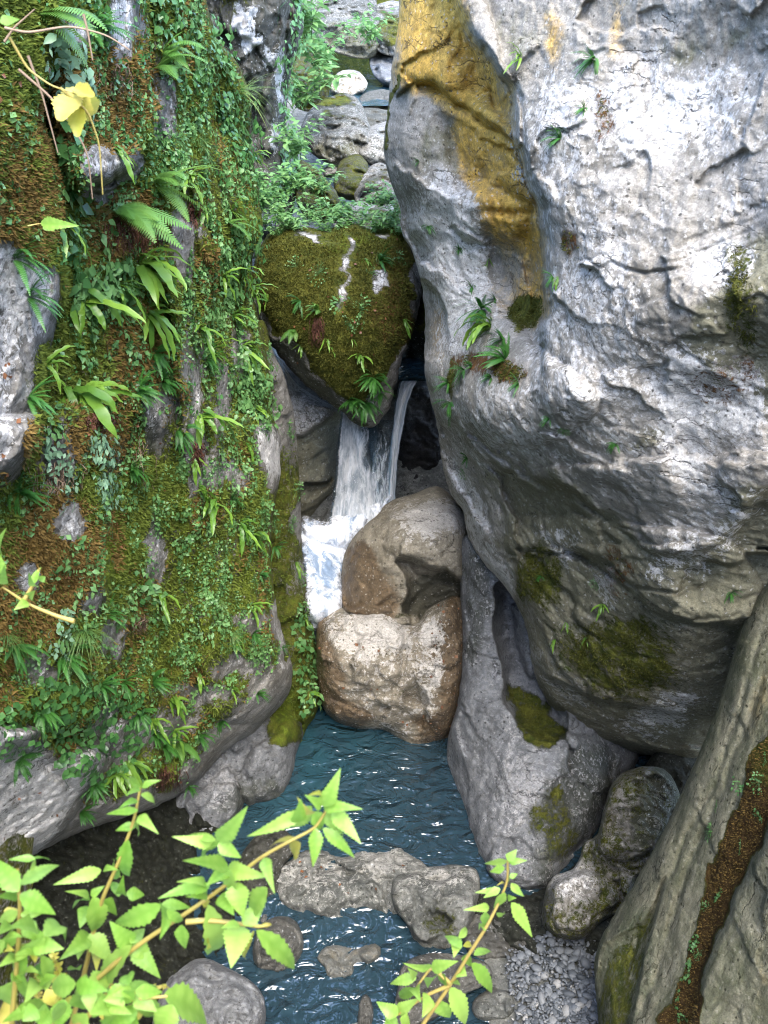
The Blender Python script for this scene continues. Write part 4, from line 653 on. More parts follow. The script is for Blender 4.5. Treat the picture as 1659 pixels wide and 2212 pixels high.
def leaf(pb, p, d, up, length, width, tint=0.5, droop=0.4, fold=0.25, k=5, shape='oval'):
    t = np.linspace(0, 1, k); d = nrm(d); S = nrm(np.cross(d, up)); N = np.cross(S, d)
    C = np.asarray(p) + d * (t * length)[:, None] - N * (droop * length * t ** 2)[:, None] * 0.5
    if shape == 'oval': w = np.sin(np.pi * t ** 0.8) ** 0.8
    elif shape == 'heart': w = np.where(t < 0.3, np.sqrt(t / 0.3 + 1e-3), ((1 - t) / 0.7) ** 0.75)
    elif shape == 'lance': w = np.sin(np.pi * t ** 0.6) ** 0.9
    else: w = np.ones(k)
    w = np.maximum(w, 0.03) * width * 0.5
    pb.rows(C, np.repeat(S[None], k, 0), np.repeat(N[None], k, 0), w, tint, fold)
# plant space: z up, y away from the rock
def proto_strap(seed, n=11, L=1.0):
    r = np.random.default_rng(seed); pb = PB()
    for i in range(n):
        az = r.uniform(-1.5, 1.5); el = r.uniform(-0.5, 1.1)
        d = [math.sin(az) * math.cos(el), math.cos(az) * math.cos(el) * 0.8 + 0.25, math.sin(el)]
        le = L * r.uniform(0.35, 1.1); k = 13
        C, T, S, N = arc([r.normal() * 0.05, 0, r.normal() * 0.05], d, le, r.uniform(0.9, 3.0), k, 0.9, r)
        t = np.linspace(0, 1, k); w = 0.062 * (0.4 * L + 0.6 * le) * np.clip(t / 0.12, 0.12, 1) * np.clip((1 - t) / 0.35, 0.02, 1) ** 0.6
        w = w * (1 + 0.12 * np.sin(t * 26 + r.uniform(0, 6))) * r.uniform(0.8, 1.2)
        C = C + N * (0.012 * L * np.sin(t * 22 + r.uniform(0, 6)))[:, None]
        pb.rows(C, S, N, w, np.clip(r.uniform(0.1, 1) + 0.3 * (t.repeat(3) - 0.5), 0, 1), r.uniform(0.1, 0.5))
    return pb.mesh('strap_fern')
def proto_pinnate(seed, n, L, pin, npin, droop=(0.8, 1.8), taper=0.8, spread=1.5, up=(-0.4, 1.2), name='fern'):
    r = np.random.default_rng(seed); pb = PB()
    for i in range(n):
        az = r.uniform(-spread, spread); el = r.uniform(*up)
        d = [math.sin(az) * math.cos(el), math.cos(az) * math.cos(el) * 0.8 + 0.25, math.sin(el)]
        le = L * r.uniform(0.6, 1.05); k = npin + 2
        C, T, S, N = arc([0, 0, 0], d, le, r.uniform(*droop), k, 0.5, r); tint = r.uniform(0.1, 0.95)
        pb.rows(C[::2], S[::2], N[::2], np.full(len(C[::2]), 0.006 * L), tint * 0.6)
        for j in range(2, k):
            t = j / (k - 1); ln = pin * L * (math.sin(math.pi * min(1, t * 0.75 + 0.22)) ** taper + 0.04)
            for sg in (-1, 1):
                dd = nrm(S[j] * sg + T[j] * 0.35 - N[j] * 0.15); b = C[j]; wv = T[j] * (le / k) * 0.42
                pb.add([b - wv, b + dd * ln * 0.6 - wv * 0.9, b + dd * ln, b + dd * ln * 0.55 + wv * 0.9, b + wv], [(0, 1, 3, 4)], [(1, 2, 3)], np.clip(tint + r.uniform(-0.15, 0.15), 0, 1))
    return pb.mesh(name)
def proto_herb(seed, n=34, R_=1.0, lw=(0.26, 0.2), shape='oval', flat=0.5, name='herb'):
    r = np.random.default_rng(seed); pb = PB()
    for i in range(n):
        a = r.uniform(0, 2 * math.pi); q = math.sqrt(r.uniform(0, 1)) * R_
        p = np.array([math.cos(a) * q, r.uniform(0.05, 0.5) * flat, math.sin(a) * q * 1.1 - 0.15 * q])
        d = nrm([math.cos(a) + r.normal() * 0.5, r.uniform(0, 0.8), math.sin(a) - 0.5 + r.normal() * 0.5])
        up = nrm([r.normal() * 0.3, 0.8, 0.7]); s_ = r.uniform(0.55, 1.15)
        leaf(pb, p, d, up, lw[0] * s_, lw[1] * s_, r.uniform(0, 1), r.uniform(0, 0.8), r.uniform(0, 0.35), 4, shape)
        tube(pb, [np.zeros(3), p * 0.5 + [0, 0.08, 0], p], 0.008, 0.005, 0.2, 3)
    return pb.mesh(name)
def proto_grass(seed, n=70, L=1.0):
    r = np.random.default_rng(seed); pb = PB()
    for i in range(n):
        az = r.uniform(-1.6, 1.6); el = r.uniform(-0.1, 1.2)
        d = [math.sin(az) * math.cos(el), math.cos(az) * math.cos(el) * 0.7 + 0.3, math.sin(el)]
        C, T, S, N = arc([r.normal() * 0.05, 0, r.normal() * 0.05], d, L * r.uniform(0.5, 1.1), r.uniform(1.0, 2.6), 7, 0.3, r)
        pb.rows(C, S, N, 0.007 * np.linspace(1, 0.15, 7), r.uniform(0, 1), 0.3)
    return pb.mesh('grass_tuft')
def proto_shrub(seed, L=1.0, stems=7, lw=(0.11, 0.05)):
    r = np.random.default_rng(seed); pb = PB()
    for i in range(stems):
        az = r.uniform(0, 6.28); d = [math.cos(az) * 0.55, math.sin(az) * 0.55, 1]
        C, T, S, N = arc([r.normal() * 0.06, r.normal() * 0.06, 0], d, L * r.uniform(0.5, 1.0), r.uniform(0.1, 0.9), 10, 0.6, r)
        tube(pb, C, 0.007, 0.002, 0.1, 3)
        for j in range(2, 10):
            for q in range(3):
                a = r.uniform(0, 6.28); dd = nrm(np.array([math.cos(a), math.sin(a), r.uniform(-0.5, 0.5)])); s_ = r.uniform(0.5, 1.2)
                leaf(pb, C[j] + dd * 0.02, dd, nrm([r.normal() * 0.4, r.normal() * 0.4 - 0.2, 1]), lw[0] * s_, lw[1] * s_, r.uniform(0, 1), 0.5, 0.2, 4, 'lance')
    return pb.mesh('leafy_shrub')
P_STRAP = [proto_strap(100 + i, n) for i, n in enumerate((17, 14, 11, 8, 6))]
P_SMALL = [proto_pinnate(200 + i, n, 1.0, 0.085, 20, name='small_fern') for i, n in enumerate((26, 20, 16))]
P_MALE = [proto_pinnate(300 + i, n, 1.0, 0.17, 26, (0.5, 1.4), 0.9, 1.3, (-0.2, 0.8), 'male_fern') for i, n in enumerate((8, 6, 4))]
P_HERB = [proto_herb(400, 44), proto_herb(401, 30, 1, (0.34, 0.3), 'heart'), proto_herb(402, 24, 1, (0.4, 0.24), 'lance'), proto_herb(403, 54, 1.0, (0.2, 0.19), 'heart')]
P_GRASS = [proto_grass(500), proto_grass(501, 45)]
P_SHRUB = [proto_shrub(600 + i, 1.0, 8 + i, lw) for i, lw in enumerate(((0.13, 0.06), (0.17, 0.08), (0.18, 0.085)))]

# ------------------------------------------------------------------ placing plants on the rocks, each with its own description
MARKS = {'cliff': [('the bare white knob on the cliff edge', 586, 985), ('the yellow-green moss cushion', 398, 1095), ('the hanging rusty root mass', 285, 500), ('the small grey rock nose', 250, 360), ('the bare grey rock at the cliff\'s outer edge', 40, 700), ('the big radiating strap fern', 160, 840), ('the bright moss streak', 275, 1240), ('the mossy bulge at the cliff foot', 345, 1680), ('the bare grey foot of the cliff', 70, 1680), ('the large arching male fern', 290, 420), ('the white rock patch', 395, 520), ('the yellow vine leaf', 160, 240), ('the large ivy patch', 190, 1500), ('the white-streaked ledge', 268, 70), ('the big drooping strap fern', 300, 580), ('the cliff\'s jutting lower corner', 625, 1440), ('the dark wet recess', 300, 1090), ('the long ochre moss streak', 340, 1440), ('the mossy column', 60, 330), ('the cascade edge of the cliff', 600, 1250)],
         'face': [('the ochre hollow', 1090, 380), ('the rock ledge', 1060, 780), ('the long horizontal crack', 1320, 575), ('the sharp pale rib', 1170, 620), ('the dark overhang', 1330, 1420), ('the rusty stain', 1290, 250), ('the rock\'s left edge', 935, 500)],
         'chock': [('the pale lichen streak', 743, 600), ('the boulder\'s pointed tip', 795, 900), ('the white patch on its top edge', 668, 513), ('the boulder\'s right edge', 900, 640), ('the boulder\'s left corner', 545, 650)],
         'spur': [('the foaming water', 690, 1200), ('the spur foot', 640, 1560), ('the spur top', 600, 800)],
         'slab': [('the brown moss band', 1580, 1800), ('the slab foot', 1330, 2150), ('the slab top', 1650, 1300)],
         'dspur': [('the white lichen blotch', 520, 40)]}
WHERE = {'cliff': 'on the cliff', 'face': 'on the rock face', 'chock': 'on the heart-shaped boulder', 'spur': 'on the mossy spur', 'slab': 'on the leaning slab', 'dspur': 'on the dark spur'}
USED = set()
def describe(kind, surf, px, py):
    ms = sorted(MARKS[surf], key=lambda m: math.hypot(m[1] - px, m[2] - py))
    def rel(m):
        dx, dy = px - m[1], py - m[2]; dist = math.hypot(dx, dy)
        if dist < 26: return 'right at'
        far = '' if dist > 130 else 'just '
        if abs(dy) > 2.2 * abs(dx): return far + ('below' if dy > 0 else 'above')
        if abs(dx) > 2.2 * abs(dy): return far + ('right of' if dx > 0 else 'left of')
        return far + ('below' if dy > 0 else 'above') + (' and right of' if dx > 0 else ' and left of')
    cand = ['%s %s %s' % (kind, rel(m), m[0]) for m in ms[:3]] + ['%s %s, %s %s' % (kind, WHERE[surf], rel(m), m[0]) for m in ms[:4]]
    cand += ['%s %s %s, %s %s' % (kind, rel(a), a[0], rel(b), b[0]) for a in ms[:4] for b in ms[:6] if a is not b]
    cand = [c for c in cand if len(c.replace('-', ' ').split()) <= 17]
    for c in cand:
        if c not in USED: USED.add(c); return c
    return cand[-1]
def plant(name, me, mat, surf, px, py, size, label, cat, group, off=0.0, tilt=0.0, yaw=None, r=random):
    p, n = at(surf, px, py)
    o = bpy.data.objects.new(name, me)
    if not me.materials: me.materials.append(mat)
    COL.objects.link(o); o.location = p + n * off
    az = math.atan2(-n[0], n[1]) + (r.uniform(-0.7, 0.7) if yaw is None else yaw)
    el = math.asin(max(-1, min(1, n[2])))
    o.rotation_euler = (el * 0.5 + tilt + r.uniform(-0.3, 0.3), r.uniform(-0.35, 0.35), az); o.scale = (size * r.choice((-1, 1)) * r.uniform(0.85, 1.15), size, size * r.uniform(0.85, 1.15))
    return tag(o, label or describe(cat[0], surf, px, py), cat[1], group)
STRAP = [  # px, py, frond length, prototype, surface, own label
    (160, 845, .52, 0, 'cliff', 'big radiating bright-green strap fern above the cliff\'s rusty patch'), (300, 575, .5, 0, 'cliff', 'big drooping strap fern cascading below the rusty roots'), (175, 640, .42, 1, 'cliff', None), (318, 672, .42, 2, 'cliff', None),
    (250, 610, .34, 2, 'cliff', None), (520, 590, .3, 3, 'cliff', None), (545, 625, .26, 3, 'cliff', None), (455, 765, .34, 3, 'cliff', None), (525, 750, .34, 1, 'cliff', None), (432, 895, .36, 1, 'cliff', None), (430, 1050, .26, 4, 'cliff', None),
    (455, 1090, .33, 3, 'cliff', None), (520, 1130, .32, 1, 'cliff', None), (545, 1160, .3, 3, 'cliff', None), (420, 985, .24, 4, 'cliff', None), (435, 715, .28, 3, 'cliff', None), (405, 385, .26, 3, 'cliff', None), (440, 445, .22, 4, 'cliff', None),
    (272, 1645, .28, 2, 'cliff', None), (330, 1560, .26, 3, 'cliff', None), (430, 1450, .24, 4, 'cliff', None), (510, 1375, .24, 4, 'cliff', None), (370, 1515, .3, 3, 'cliff', None), (545, 1310, .22, 3, 'cliff', None), (375, 1580, .26, 3, 'cliff', None),
    (250, 1670, .24, 2, 'cliff', None), (345, 1290, .26, 3, 'cliff', None), (500, 1490, .2, 4, 'cliff', None), (480, 600, .24, 3, 'cliff', None), (500, 460, .24, 3, 'cliff', None), (130, 480, .3, 4, 'cliff', None), (250, 320, .22, 4, 'cliff', None), (500, 680, .26, 2, 'cliff', None), (545, 880, .24, 4, 'cliff', None), (530, 960, .2, 4, 'cliff', None), (95, 790, .24, 3, 'cliff', None), (545, 340, .24, 3, 'cliff', None),
    (1062, 705, .46, 0, 'face', 'bright strap fern growing on the rock ledge'), (1120, 128, .2, 3, 'face', 'yellow-green strap fern at the top of the pale rib'), (1222, 1345, .17, 4, 'face', None), (1300, 1308, .18, 3, 'face', None), (1200, 1382, .17, 4, 'face', None), (1268, 1378, .13, 4, 'face', None), (1055, 560, .13, 4, 'face', None), (1205, 598, .12, 4, 'face', None),
    (778, 770, .26, 3, 'chock', None), (580, 640, .26, 4, 'chock', None), (705, 735, .26, 4, 'chock', None), (872, 690, .26, 4, 'chock', None), (690, 668, .26, 3, 'chock', None), (785, 560, .2, 4, 'chock', None), (650, 745, .2, 4, 'chock', None), (760, 735, .14, 4, 'chock', None),
    (655, 1335, .26, 3, 'spur', None), (640, 1215, .26, 4, 'spur', None), (668, 1500, .26, 4, 'spur', None)]
SMALL = [(330, 765, .22, 0, 'cliff'), (298, 845, .22, 0, 'cliff'), (352, 825, .24, 0, 'cliff'), (282, 1012, .22, 0, 'cliff'), (385, 930, .24, 1, 'cliff'), (38, 1065, .24, 1, 'cliff'), (30, 1395, .22, 1, 'cliff'), (215, 1480, .22, 1, 'cliff'), (330, 1585, .24, 0, 'cliff'), (300, 1540, .2, 1, 'cliff'),
    (350, 1612, .24, 0, 'cliff'), (545, 1370, .14, 1, 'cliff'), (480, 1555, .18, 1, 'cliff'), (330, 1475, .2, 1, 'cliff'), (205, 1695, .2, 0, 'cliff'), (175, 1755, .2, 0, 'cliff'), (265, 1475, .2, 2, 'cliff'), (90, 1535, .22, 1, 'cliff'), (40, 1640, .2, 2, 'cliff'), (445, 780, .2, 1, 'cliff'), (560, 1240, .14, 2, 'cliff'), (595, 1180, .16, 2, 'cliff'),
    (500, 1395, .16, 2, 'cliff'), (140, 1420, .26, 1, 'cliff'), (60, 860, .2, 2, 'cliff'), (30, 560, .26, 2, 'cliff'), (60, 640, .24, 2, 'cliff'), (500, 1080, .16, 2, 'cliff'), (610, 1400, .14, 2, 'cliff'), (405, 1700, .18, 2, 'cliff'), (555, 1500, .18, 2, 'cliff'), (430, 1590, .2, 1, 'cliff'), (210, 60, .24, 2, 'cliff'), (230, 1330, .18, 2, 'cliff'),
    (1040, 668, .26, 0, 'face'), (1092, 775, .27, 0, 'face'), (1085, 735, .2, 1, 'face'), (1005, 800, .2, 1, 'face'), (968, 828, .18, 1, 'face'), (975, 870, .18, 2, 'face'), (1212, 300, .17, 0, 'face'), (1282, 128, .17, 1, 'face'), (992, 540, .1, 1, 'face'), (1018, 620, .12, 2, 'face'), (1195, 600, .1, 2, 'face'), (925, 488, .1, 2, 'face'), (1262, 235, .11, 2, 'face'), (1020, 790, .12, 2, 'face'), (1060, 815, .12, 2, 'face'), (1120, 830, .12, 2, 'face'), (1188, 905, .1, 2, 'face'), (1010, 990, .1, 2, 'face'), (1070, 650, .14, 1, 'face'), (905, 350, .1, 2, 'face'), (1330, 960, .1, 2, 'face'), (1580, 1280, .12, 2, 'face'), (1170, 1245, .08, 2, 'face'),
    (805, 815, .3, 0, 'chock'), (790, 870, .3, 0, 'chock'), (760, 865, .24, 1, 'chock'), (820, 850, .24, 1, 'chock'), (820, 565, .26, 2, 'chock'), (650, 650, .2, 2, 'chock')]
MALE = [(255, 450, .52, 0, 'cliff', 'large arching male fern above the rusty root mass'), (335, 400, .5, 1, 'cliff', 'long-fronded male fern below the small grey rock nose'), (340, 150, .42, 2, 'cliff', 'pale male fern fronds right of the brown moss pillar'), (350, 110, .34, 2, 'cliff', 'upper pale male fern beside the mossy top edge of the cliff'), (385, 1605, .3, 1, 'cliff', 'small male fern above the mossy bulge at the cliff foot'), (490, 480, .32, 2, 'cliff', 'male fern low on the cliff shoulder beside the bushes'), (690, 672, .22, 2, 'chock', 'upper small male fern on the heart-shaped boulder'), (635, 712, .24, 2, 'chock', 'lower small male fern on the heart-shaped boulder'), (580, 650, .18, 2, 'chock', 'tiny male fern near the left corner of the heart-shaped boulder'), (80, 30, .42, 1, 'cliff', 'blurred bright fern hanging into the top left corner')]
for x, y, s_, v, sf, l in STRAP: plant('strap_fern', P_STRAP[v], L_STRAP, sf, x, y, s_ * (1.15 if sf == 'cliff' else 1.0), l, ('strap fern', 'fern'), 'strap ferns on the rocks', 0.0)
for x, y, s_, v, sf in SMALL: plant('small_fern', P_SMALL[v], L_FERN, sf, x, y, s_ * 1.15, None, ('small dark fern tuft', 'fern'), 'small ferns on the rocks')
for x, y, s_, v, sf, l in MALE: plant('male_fern', P_MALE[v], L_MALE, sf, x, y, s_ * 1.15, l, ('male fern', 'fern'), 'male ferns on the rocks')
HERB = [(200, 475, .2, 2), (232, 560, .17, 2), (225, 620, .17, 0), (190, 700, .16, 1), (270, 710, .15, 1), (290, 740, .12, 1), (405, 560, .12, 1), (180, 755, .14, 1), (410, 560, .1, 0), (520, 400, .2, 0), (490, 430, .18, 2), (510, 720, .2, 1), (500, 800, .2, 0), (535, 830, .22, 0), (560, 860, .18, 3), (480, 900, .16, 2), (520, 920, .18, 0),
    (565, 930, .14, 1), (475, 960, .14, 2), (440, 1020, .14, 0), (500, 1030, .15, 2), (465, 1010, .13, 3), (290, 1275, .2, 1), (270, 1310, .16, 1), (330, 1310, .16, 1), (250, 1335, .12, 1), (360, 1340, .12, 3), (340, 1380, .12, 1), (420, 1330, .12, 3), (480, 1320, .14, 3), (520, 1340, .12, 3), (455, 1350, .13, 2), (380, 1400, .15, 3), (410, 1420, .12, 3),
    (150, 1200, .16, 1), (120, 1210, .1, 1), (170, 1000, .1, 2), (440, 1200, .13, 3), (480, 1180, .13, 3), (540, 1200, .13, 3), (570, 1290, .12, 3), (560, 1110, .16, 0), (590, 1130, .13, 0), (470, 1260, .12, 3), (545, 1250, .1, 3), (390, 1470, .1, 3), (300, 1440, .13, 3), (270, 1430, .12, 0), (500, 620, .14, 0), (455, 640, .16, 2), (470, 560, .16, 0), (540, 1420, .1, 3), (230, 1420, .12, 0), (330, 1650, .1, 2), (60, 1440, .12, 0), (560, 1410, .1, 1), (95, 1260, .1, 2), (480, 250, .2, 0), (500, 200, .16, 2), (440, 320, .18, 3), (520, 290, .2, 0), (470, 120, .18, 2), (420, 260, .14, 1), (375, 470, .12, 2), (580, 760, .12, 0)]
for x, y, s_, v in HERB: plant('leafy_herb', P_HERB[v], L_HERB, 'cliff', x, y, s_ * 1.1, None, (('oval-leaved herb', 'heart-leaved herb', 'lance-leaved herb', 'round-leaved herb')[v], 'herb'), 'leafy herbs on the cliff')
r_ = random.Random(11); n_ = 0; taken = [(h[0], h[1]) for h in HERB] + [(h[0], h[1]) for h in STRAP]
while n_ < 70:
    x, y = r_.uniform(20, 600), r_.uniform(60, 1600); S_ = SURF['cliff']; i_, j_ = int((y - S_.y0) / S_.step), int((x - S_.x0) / S_.step)
    if S_.d[i_, j_] < 12 or S_.mk['moss'][i_, j_] < 0.45 or (x < 140 and y < 700) or min(math.hypot(x - a, y - b) for a, b in taken) < 26: continue
    v = r_.choice((0, 1, 2, 3, 1, 3)); taken.append((x, y)); n_ += 1
    plant('leafy_herb', P_HERB[v], L_HERB, 'cliff', x, y, r_.uniform(0.08, 0.17), None, (('fresh oval-leaved herb', 'fresh heart-leaved herb', 'fresh lance-leaved herb', 'fresh round-leaved herb')[v], 'herb'), 'leafy herbs on the cliff')
for x, y, s_, v, sf in [(655, 1310, .16, 1, 'spur'), (670, 1390, .18, 1, 'spur'), (680, 1440, .2, 3, 'spur'), (665, 1490, .2, 1, 'spur'), (640, 1060, .14, 0, 'spur'), (625, 930, .14, 0, 'spur'), (645, 1250, .12, 0, 'spur'), (660, 1440, .2, 1, 'spur'), (630, 1130, .12, 3, 'spur'), (625, 1560, .1, 3, 'spur'), (690, 590, .14, 3, 'chock'), (780, 670, .18, 0, 'chock'), (735, 655, .14, 1, 'chock'), (640, 580, .14, 3, 'chock'), (755, 700, .12, 3, 'chock'), (860, 560, .12, 0, 'chock'), (800, 590, .1, 3, 'chock'),
                       (1640, 1690, .09, 0, 'slab'), (1595, 1695, .08, 1, 'slab'), (1535, 1795, .08, 0, 'slab'), (1555, 1930, .08, 1, 'slab'), (1505, 2030, .1, 1, 'slab'), (1490, 2100, .12, 1, 'slab'), (1470, 2150, .1, 1, 'slab'), (1640, 1760, .07, 0, 'slab'), (1550, 1740, .05, 0, 'slab'), (1530, 1960, .06, 3, 'slab'), (1480, 2200, .09, 1, 'slab'), (1600, 1830, .06, 3, 'slab'), (1515, 2060, .06, 3, 'slab'), (1655, 1640, .06, 0, 'slab'), (1220, 930, .06, 3, 'face'), (975, 900, .1, 3, 'face'), (1000, 1020, .07, 0, 'face'), (1290, 1260, .07, 3, 'face')]:
    plant('leafy_herb', P_HERB[v], L_HERB, sf, x, y, s_, None, (('small oval-leaved herb', 'small broad-leaved herb', 'small lance-leaved herb', 'small round-leaved herb')[v], 'herb'), 'small herbs on the other rocks')
for x, y, s_, v, sf, l in [(180, 1365, .38, 0, 'cliff', 'dense green grass tuft drooping over the mossy cliff left of the ivy'), (520, 200, .5, 1, 'cliff', 'long wispy grass tuft on the upper cliff edge beside the dark spur'), (450, 680, .36, 1, 'cliff', 'thin grass tuft hanging on the cliff under the strap ferns'), (500, 1370, .28, 1, 'cliff', 'small blue-green grass tuft near the cliff corner'), (430, 310, .4, 1, 'cliff', 'pale grass tuft on the cliff above the moss shoulder'), (825, 555, .3, 1, 'chock', 'dark grass tuft on the heart-shaped boulder'), (10, 1370, .3, 1, 'cliff', 'drooping grass at the left border of the cliff'), (470, 1300, .2, 1, 'cliff', 'short grass tuft amid round leaves on the cliff')]:
    plant('grass_tuft', P_GRASS[v], L_GRASS, sf, x, y, s_, l, ('grass tuft', 'grass'), 'grass tufts on the rocks')

# ivy and creeping patches: leaves lying on the rock inside an outline
def patch(name, surf, poly, n, size, label, mat, shape='heart', seed=0, off=(0.01, 0.06), strands=14, cat='ivy', group=None):
    r = np.random.default_rng(seed); pb = PB(); pl = catmull(poly, 14)
    xs = r.uniform(pl[:, 0].min(), pl[:, 0].max(), n * 6); ys = r.uniform(pl[:, 1].min(), pl[:, 1].max(), n * 6)
    d, _, _ = polydist(xs, ys, pl)
    cl = fbm(np.stack([xs / 38, ys / 38, np.full(len(xs), seed * 2.0)], -1), 1, 3)
    k = np.where((d + cl * 40 > 4) & (cl > -0.22))[0][:n]; pts = []
    for i in k:
        p, nn = at(surf, xs[i], ys[i]); pts.append(p); s_ = size * r.uniform(0.5, 1.2)
        a = r.uniform(-1.3, 1.3); sd = nrm(np.cross(nn, [0, 0, 1.0])); dn = np.cross(sd, nn)
        dd = nrm(sd * math.sin(a) + dn * math.cos(a) * (1 if dn[2] < 0 else -1) + nn * r.uniform(0.0, 0.6))
        leaf(pb, p + nn * r.uniform(*off), dd, nrm(nn + r.normal(size=3) * 0.3 + [0, 0, 0.4]), s_, s_ * (0.95 if shape == 'heart' else 0.55), r.uniform(0, 1), r.uniform(0, 0.7), r.uniform(0, 0.3), 4, shape)
    for _ in range(strands):
        x, y = xs[k[r.integers(len(k))]], ys[k[r.integers(len(k))]]; C = []
        for q in range(8):
            p, nn = at(surf, x, y); C.append(p + nn * 0.02); x += r.normal() * 7; y += r.uniform(4, 16)
        tube(pb, C, 0.004, 0.002, 0.0, 3)
    V, F, t = pb.arrays()
    return tag(link_at_base(name, V, F, mat, dict(tint=t)), label, cat, group or 'creeping leaf patches')
patch('ivy', 'cliff', [(80, 1480), (200, 1450), (300, 1500), (330, 1560), (300, 1650), (200, 1690), (110, 1620)], 520, .075, 'large dark ivy patch spreading over the lower cliff', L_IVY, seed=1)
patch('ivy', 'cliff', [(10, 1500), (110, 1520), (130, 1600), (40, 1640), (-20, 1600)], 150, .06, 'sparse ivy at the left border above the bare grey foot', L_IVY, seed=2, strands=8)
patch('ivy', 'cliff', [(470, 150), (540, 230), (560, 330), (560, 420), (520, 400), (480, 300), (440, 200)], 420, .07, 'fine ivy curtain along the upper cliff edge', L_IVY, seed=3)
patch('ivy', 'cliff', [(320, -20), (480, 40), (500, 160), (400, 200), (360, 120)], 300, .07, 'ivy over the mossy cliff top right of the brown pillar', L_IVY, seed=4)
patch('ivy', 'cliff', [(560, 760), (586, 820), (600, 930), (560, 920), (500, 860), (510, 780)], 260, .075, 'leafy creeper over the cliff edge left of the wedged boulder', L_HERB, seed=5)
patch('ivy', 'spur', [(640, 1300), (690, 1420), (685, 1540), (650, 1520), (630, 1400)], 150, .085, 'glossy broad-leaved ivy on the spur beside the wet boulder', L_HERB, seed=6, strands=6)
patch('ivy', 'dspur', [(625, -60), (655, -20), (652, 80), (632, 180), (632, 300), (640, 400), (600, 420), (600, 200), (610, 60)], 420, .1, 'dark ivy column hanging down the right edge of the dark spur', L_IVY, seed=7)
patch('ivy', 'cliff', [(85, 90), (150, 60), (200, 150), (180, 230), (110, 240)], 130, .09, 'broad-leaved ivy between the mossy column and the brown pillar', L_PALE, 'oval', seed=8)
patch('ivy', 'cliff', [(105, 230), (160, 260), (170, 480), (150, 620), (120, 560), (110, 380)], 90, .1, 'single ivy strand trailing down the groove beside the mossy column', L_IVY, seed=9, strands=8)
patch('ivy', 'cliff', [(180, 930), (250, 960), (260, 1080), (230, 1110), (195, 1030)], 210, .06, 'pale bushy creeper left of the dark wet recess', L_PALE, 'oval', seed=10)
patch('ivy', 'cliff', [(80, 930), (140, 950), (160, 1040), (110, 1060)], 70, .06, 'pale rosettes below the big radiating strap fern', L_PALE, 'oval', seed=11, strands=10)
patch('ivy', 'cliff', [(100, 1380), (140, 1290), (150, 1420), (120, 1440)], 70, .055, 'narrow pale creeper left of the dense grass tuft', L_PALE, 'oval', seed=12, strands=6)
patch('ivy', 'cliff', [(500, 470), (566, 490), (556, 620), (500, 640), (470, 560)], 240, .08, 'leafy creeper on the cliff shoulder beside the heart-shaped boulder', L_HERB, seed=13)
patch('ivy', 'cliff', [(150, 590), (260, 560), (300, 640), (220, 690), (150, 660)], 200, .08, 'dense lobed leaves under the big drooping strap fern', L_HERB, seed=14)
# tiny leaves nobody could count, moss tufts, fallen leaves
def scatter(name, surf, n, fn, mat, label, cat, cond, seed, kind='stuff'):
    S = SURF[surf]; r = np.random.default_rng(seed); pb = PB()
    w = cond(S) * (S.d > 8); idx = np.argwhere(w > 0); pr = w[w > 0]; pr = pr / pr.sum()
    ch = idx[r.choice(len(idx), n, p=pr)]
    P = S.P[ch[:, 0], ch[:, 1]]; N = S.N[ch[:, 0], ch[:, 1]]
    fn(pb, P, N, r); V, F, t = pb.arrays()
    return tag(link_at_base(name, V, F, mat, dict(tint=t), False), label, cat, None, kind)
def tufts(size):
    def f(pb, P, N, r):
        m = len(P); a = nrm(N * 1.0 + r.normal(size=(m, 3)) * 0.75 + np.array([0, 0, -0.25])); s = nrm(np.cross(a, r.normal(size=(m, 3))))
        L = size * r.uniform(0.5, 1.5, (m, 1)); v = np.stack([P - N * 0.006 - s * L * 0.28, P - N * 0.006 + s * L * 0.28, P + a * L], 1).reshape(-1, 3)
        pb.add(v, (), np.arange(3 * m).reshape(-1, 3), np.clip(0.5 + 0.6 * fbm(P, 2.0, 3) + r.normal(size=m) * 0.2, 0, 1).repeat(3))
    return f
def minis(size, quad=True):
    def f(pb, P, N, r):
        m = len(P); s = nrm(np.cross(N, r.normal(size=(m, 3)))); u = np.cross(s, N); N2 = nrm(N + r.normal(size=(m, 3)) * 0.5); s = nrm(s - N2 * np.sum(s * N2, 1)[:, None]); u = np.cross(s, N2)
        L = size * r.uniform(0.5, 1.3, (m, 1)); c = P + N * r.uniform(0.005, 0.04, (m, 1))
        v = np.stack([c - u * L * 0.5, c + s * L * 0.42 + N2 * L * 0.1, c + u * L * 0.5, c - s * L * 0.42 + N2 * L * 0.1], 1).reshape(-1, 3)
        pb.add(v, np.arange(4 * m).reshape(-1, 4), (), r.uniform(0, 1, m).repeat(4))
    return f
clump = lambda S, sc, th, sd: np.clip(fbm(S.P + sd, sc, 4) - th, 0, 1)
scatter('moss', 'cliff', 95000, tufts(0.034), L_MOSS, 'shaggy green moss covering the ferny cliff', 'moss', lambda S: np.clip(S.mk['moss'] - 0.45, 0, 1) * (0.08 + np.clip(fbm(S.P, 1.6, 4) + 0.25, 0, 1)) * np.clip(0.75 - S.mk['rust'] - 0.9 * fbm(S.P + 2, 1.1, 4), 0.03, 1), 21)
scatter('moss', 'cliff', 60000, tufts(0.036), L_BMOSS, 'rusty brown dry moss on the pillars of the ferny cliff', 'moss', lambda S: np.clip(S.mk['moss'] - 0.35, 0, 1) * np.clip(S.mk['rust'] - 0.33 + 0.9 * fbm(S.P + 2, 1.1, 4), 0.0, 1), 31)
scatter('moss', 'chock', 30000, tufts(0.03), L_CMOSS, 'short olive moss carpeting the heart-shaped boulder', 'moss', lambda S: np.clip(S.mk['moss'] - 0.6, 0, 1), 22)
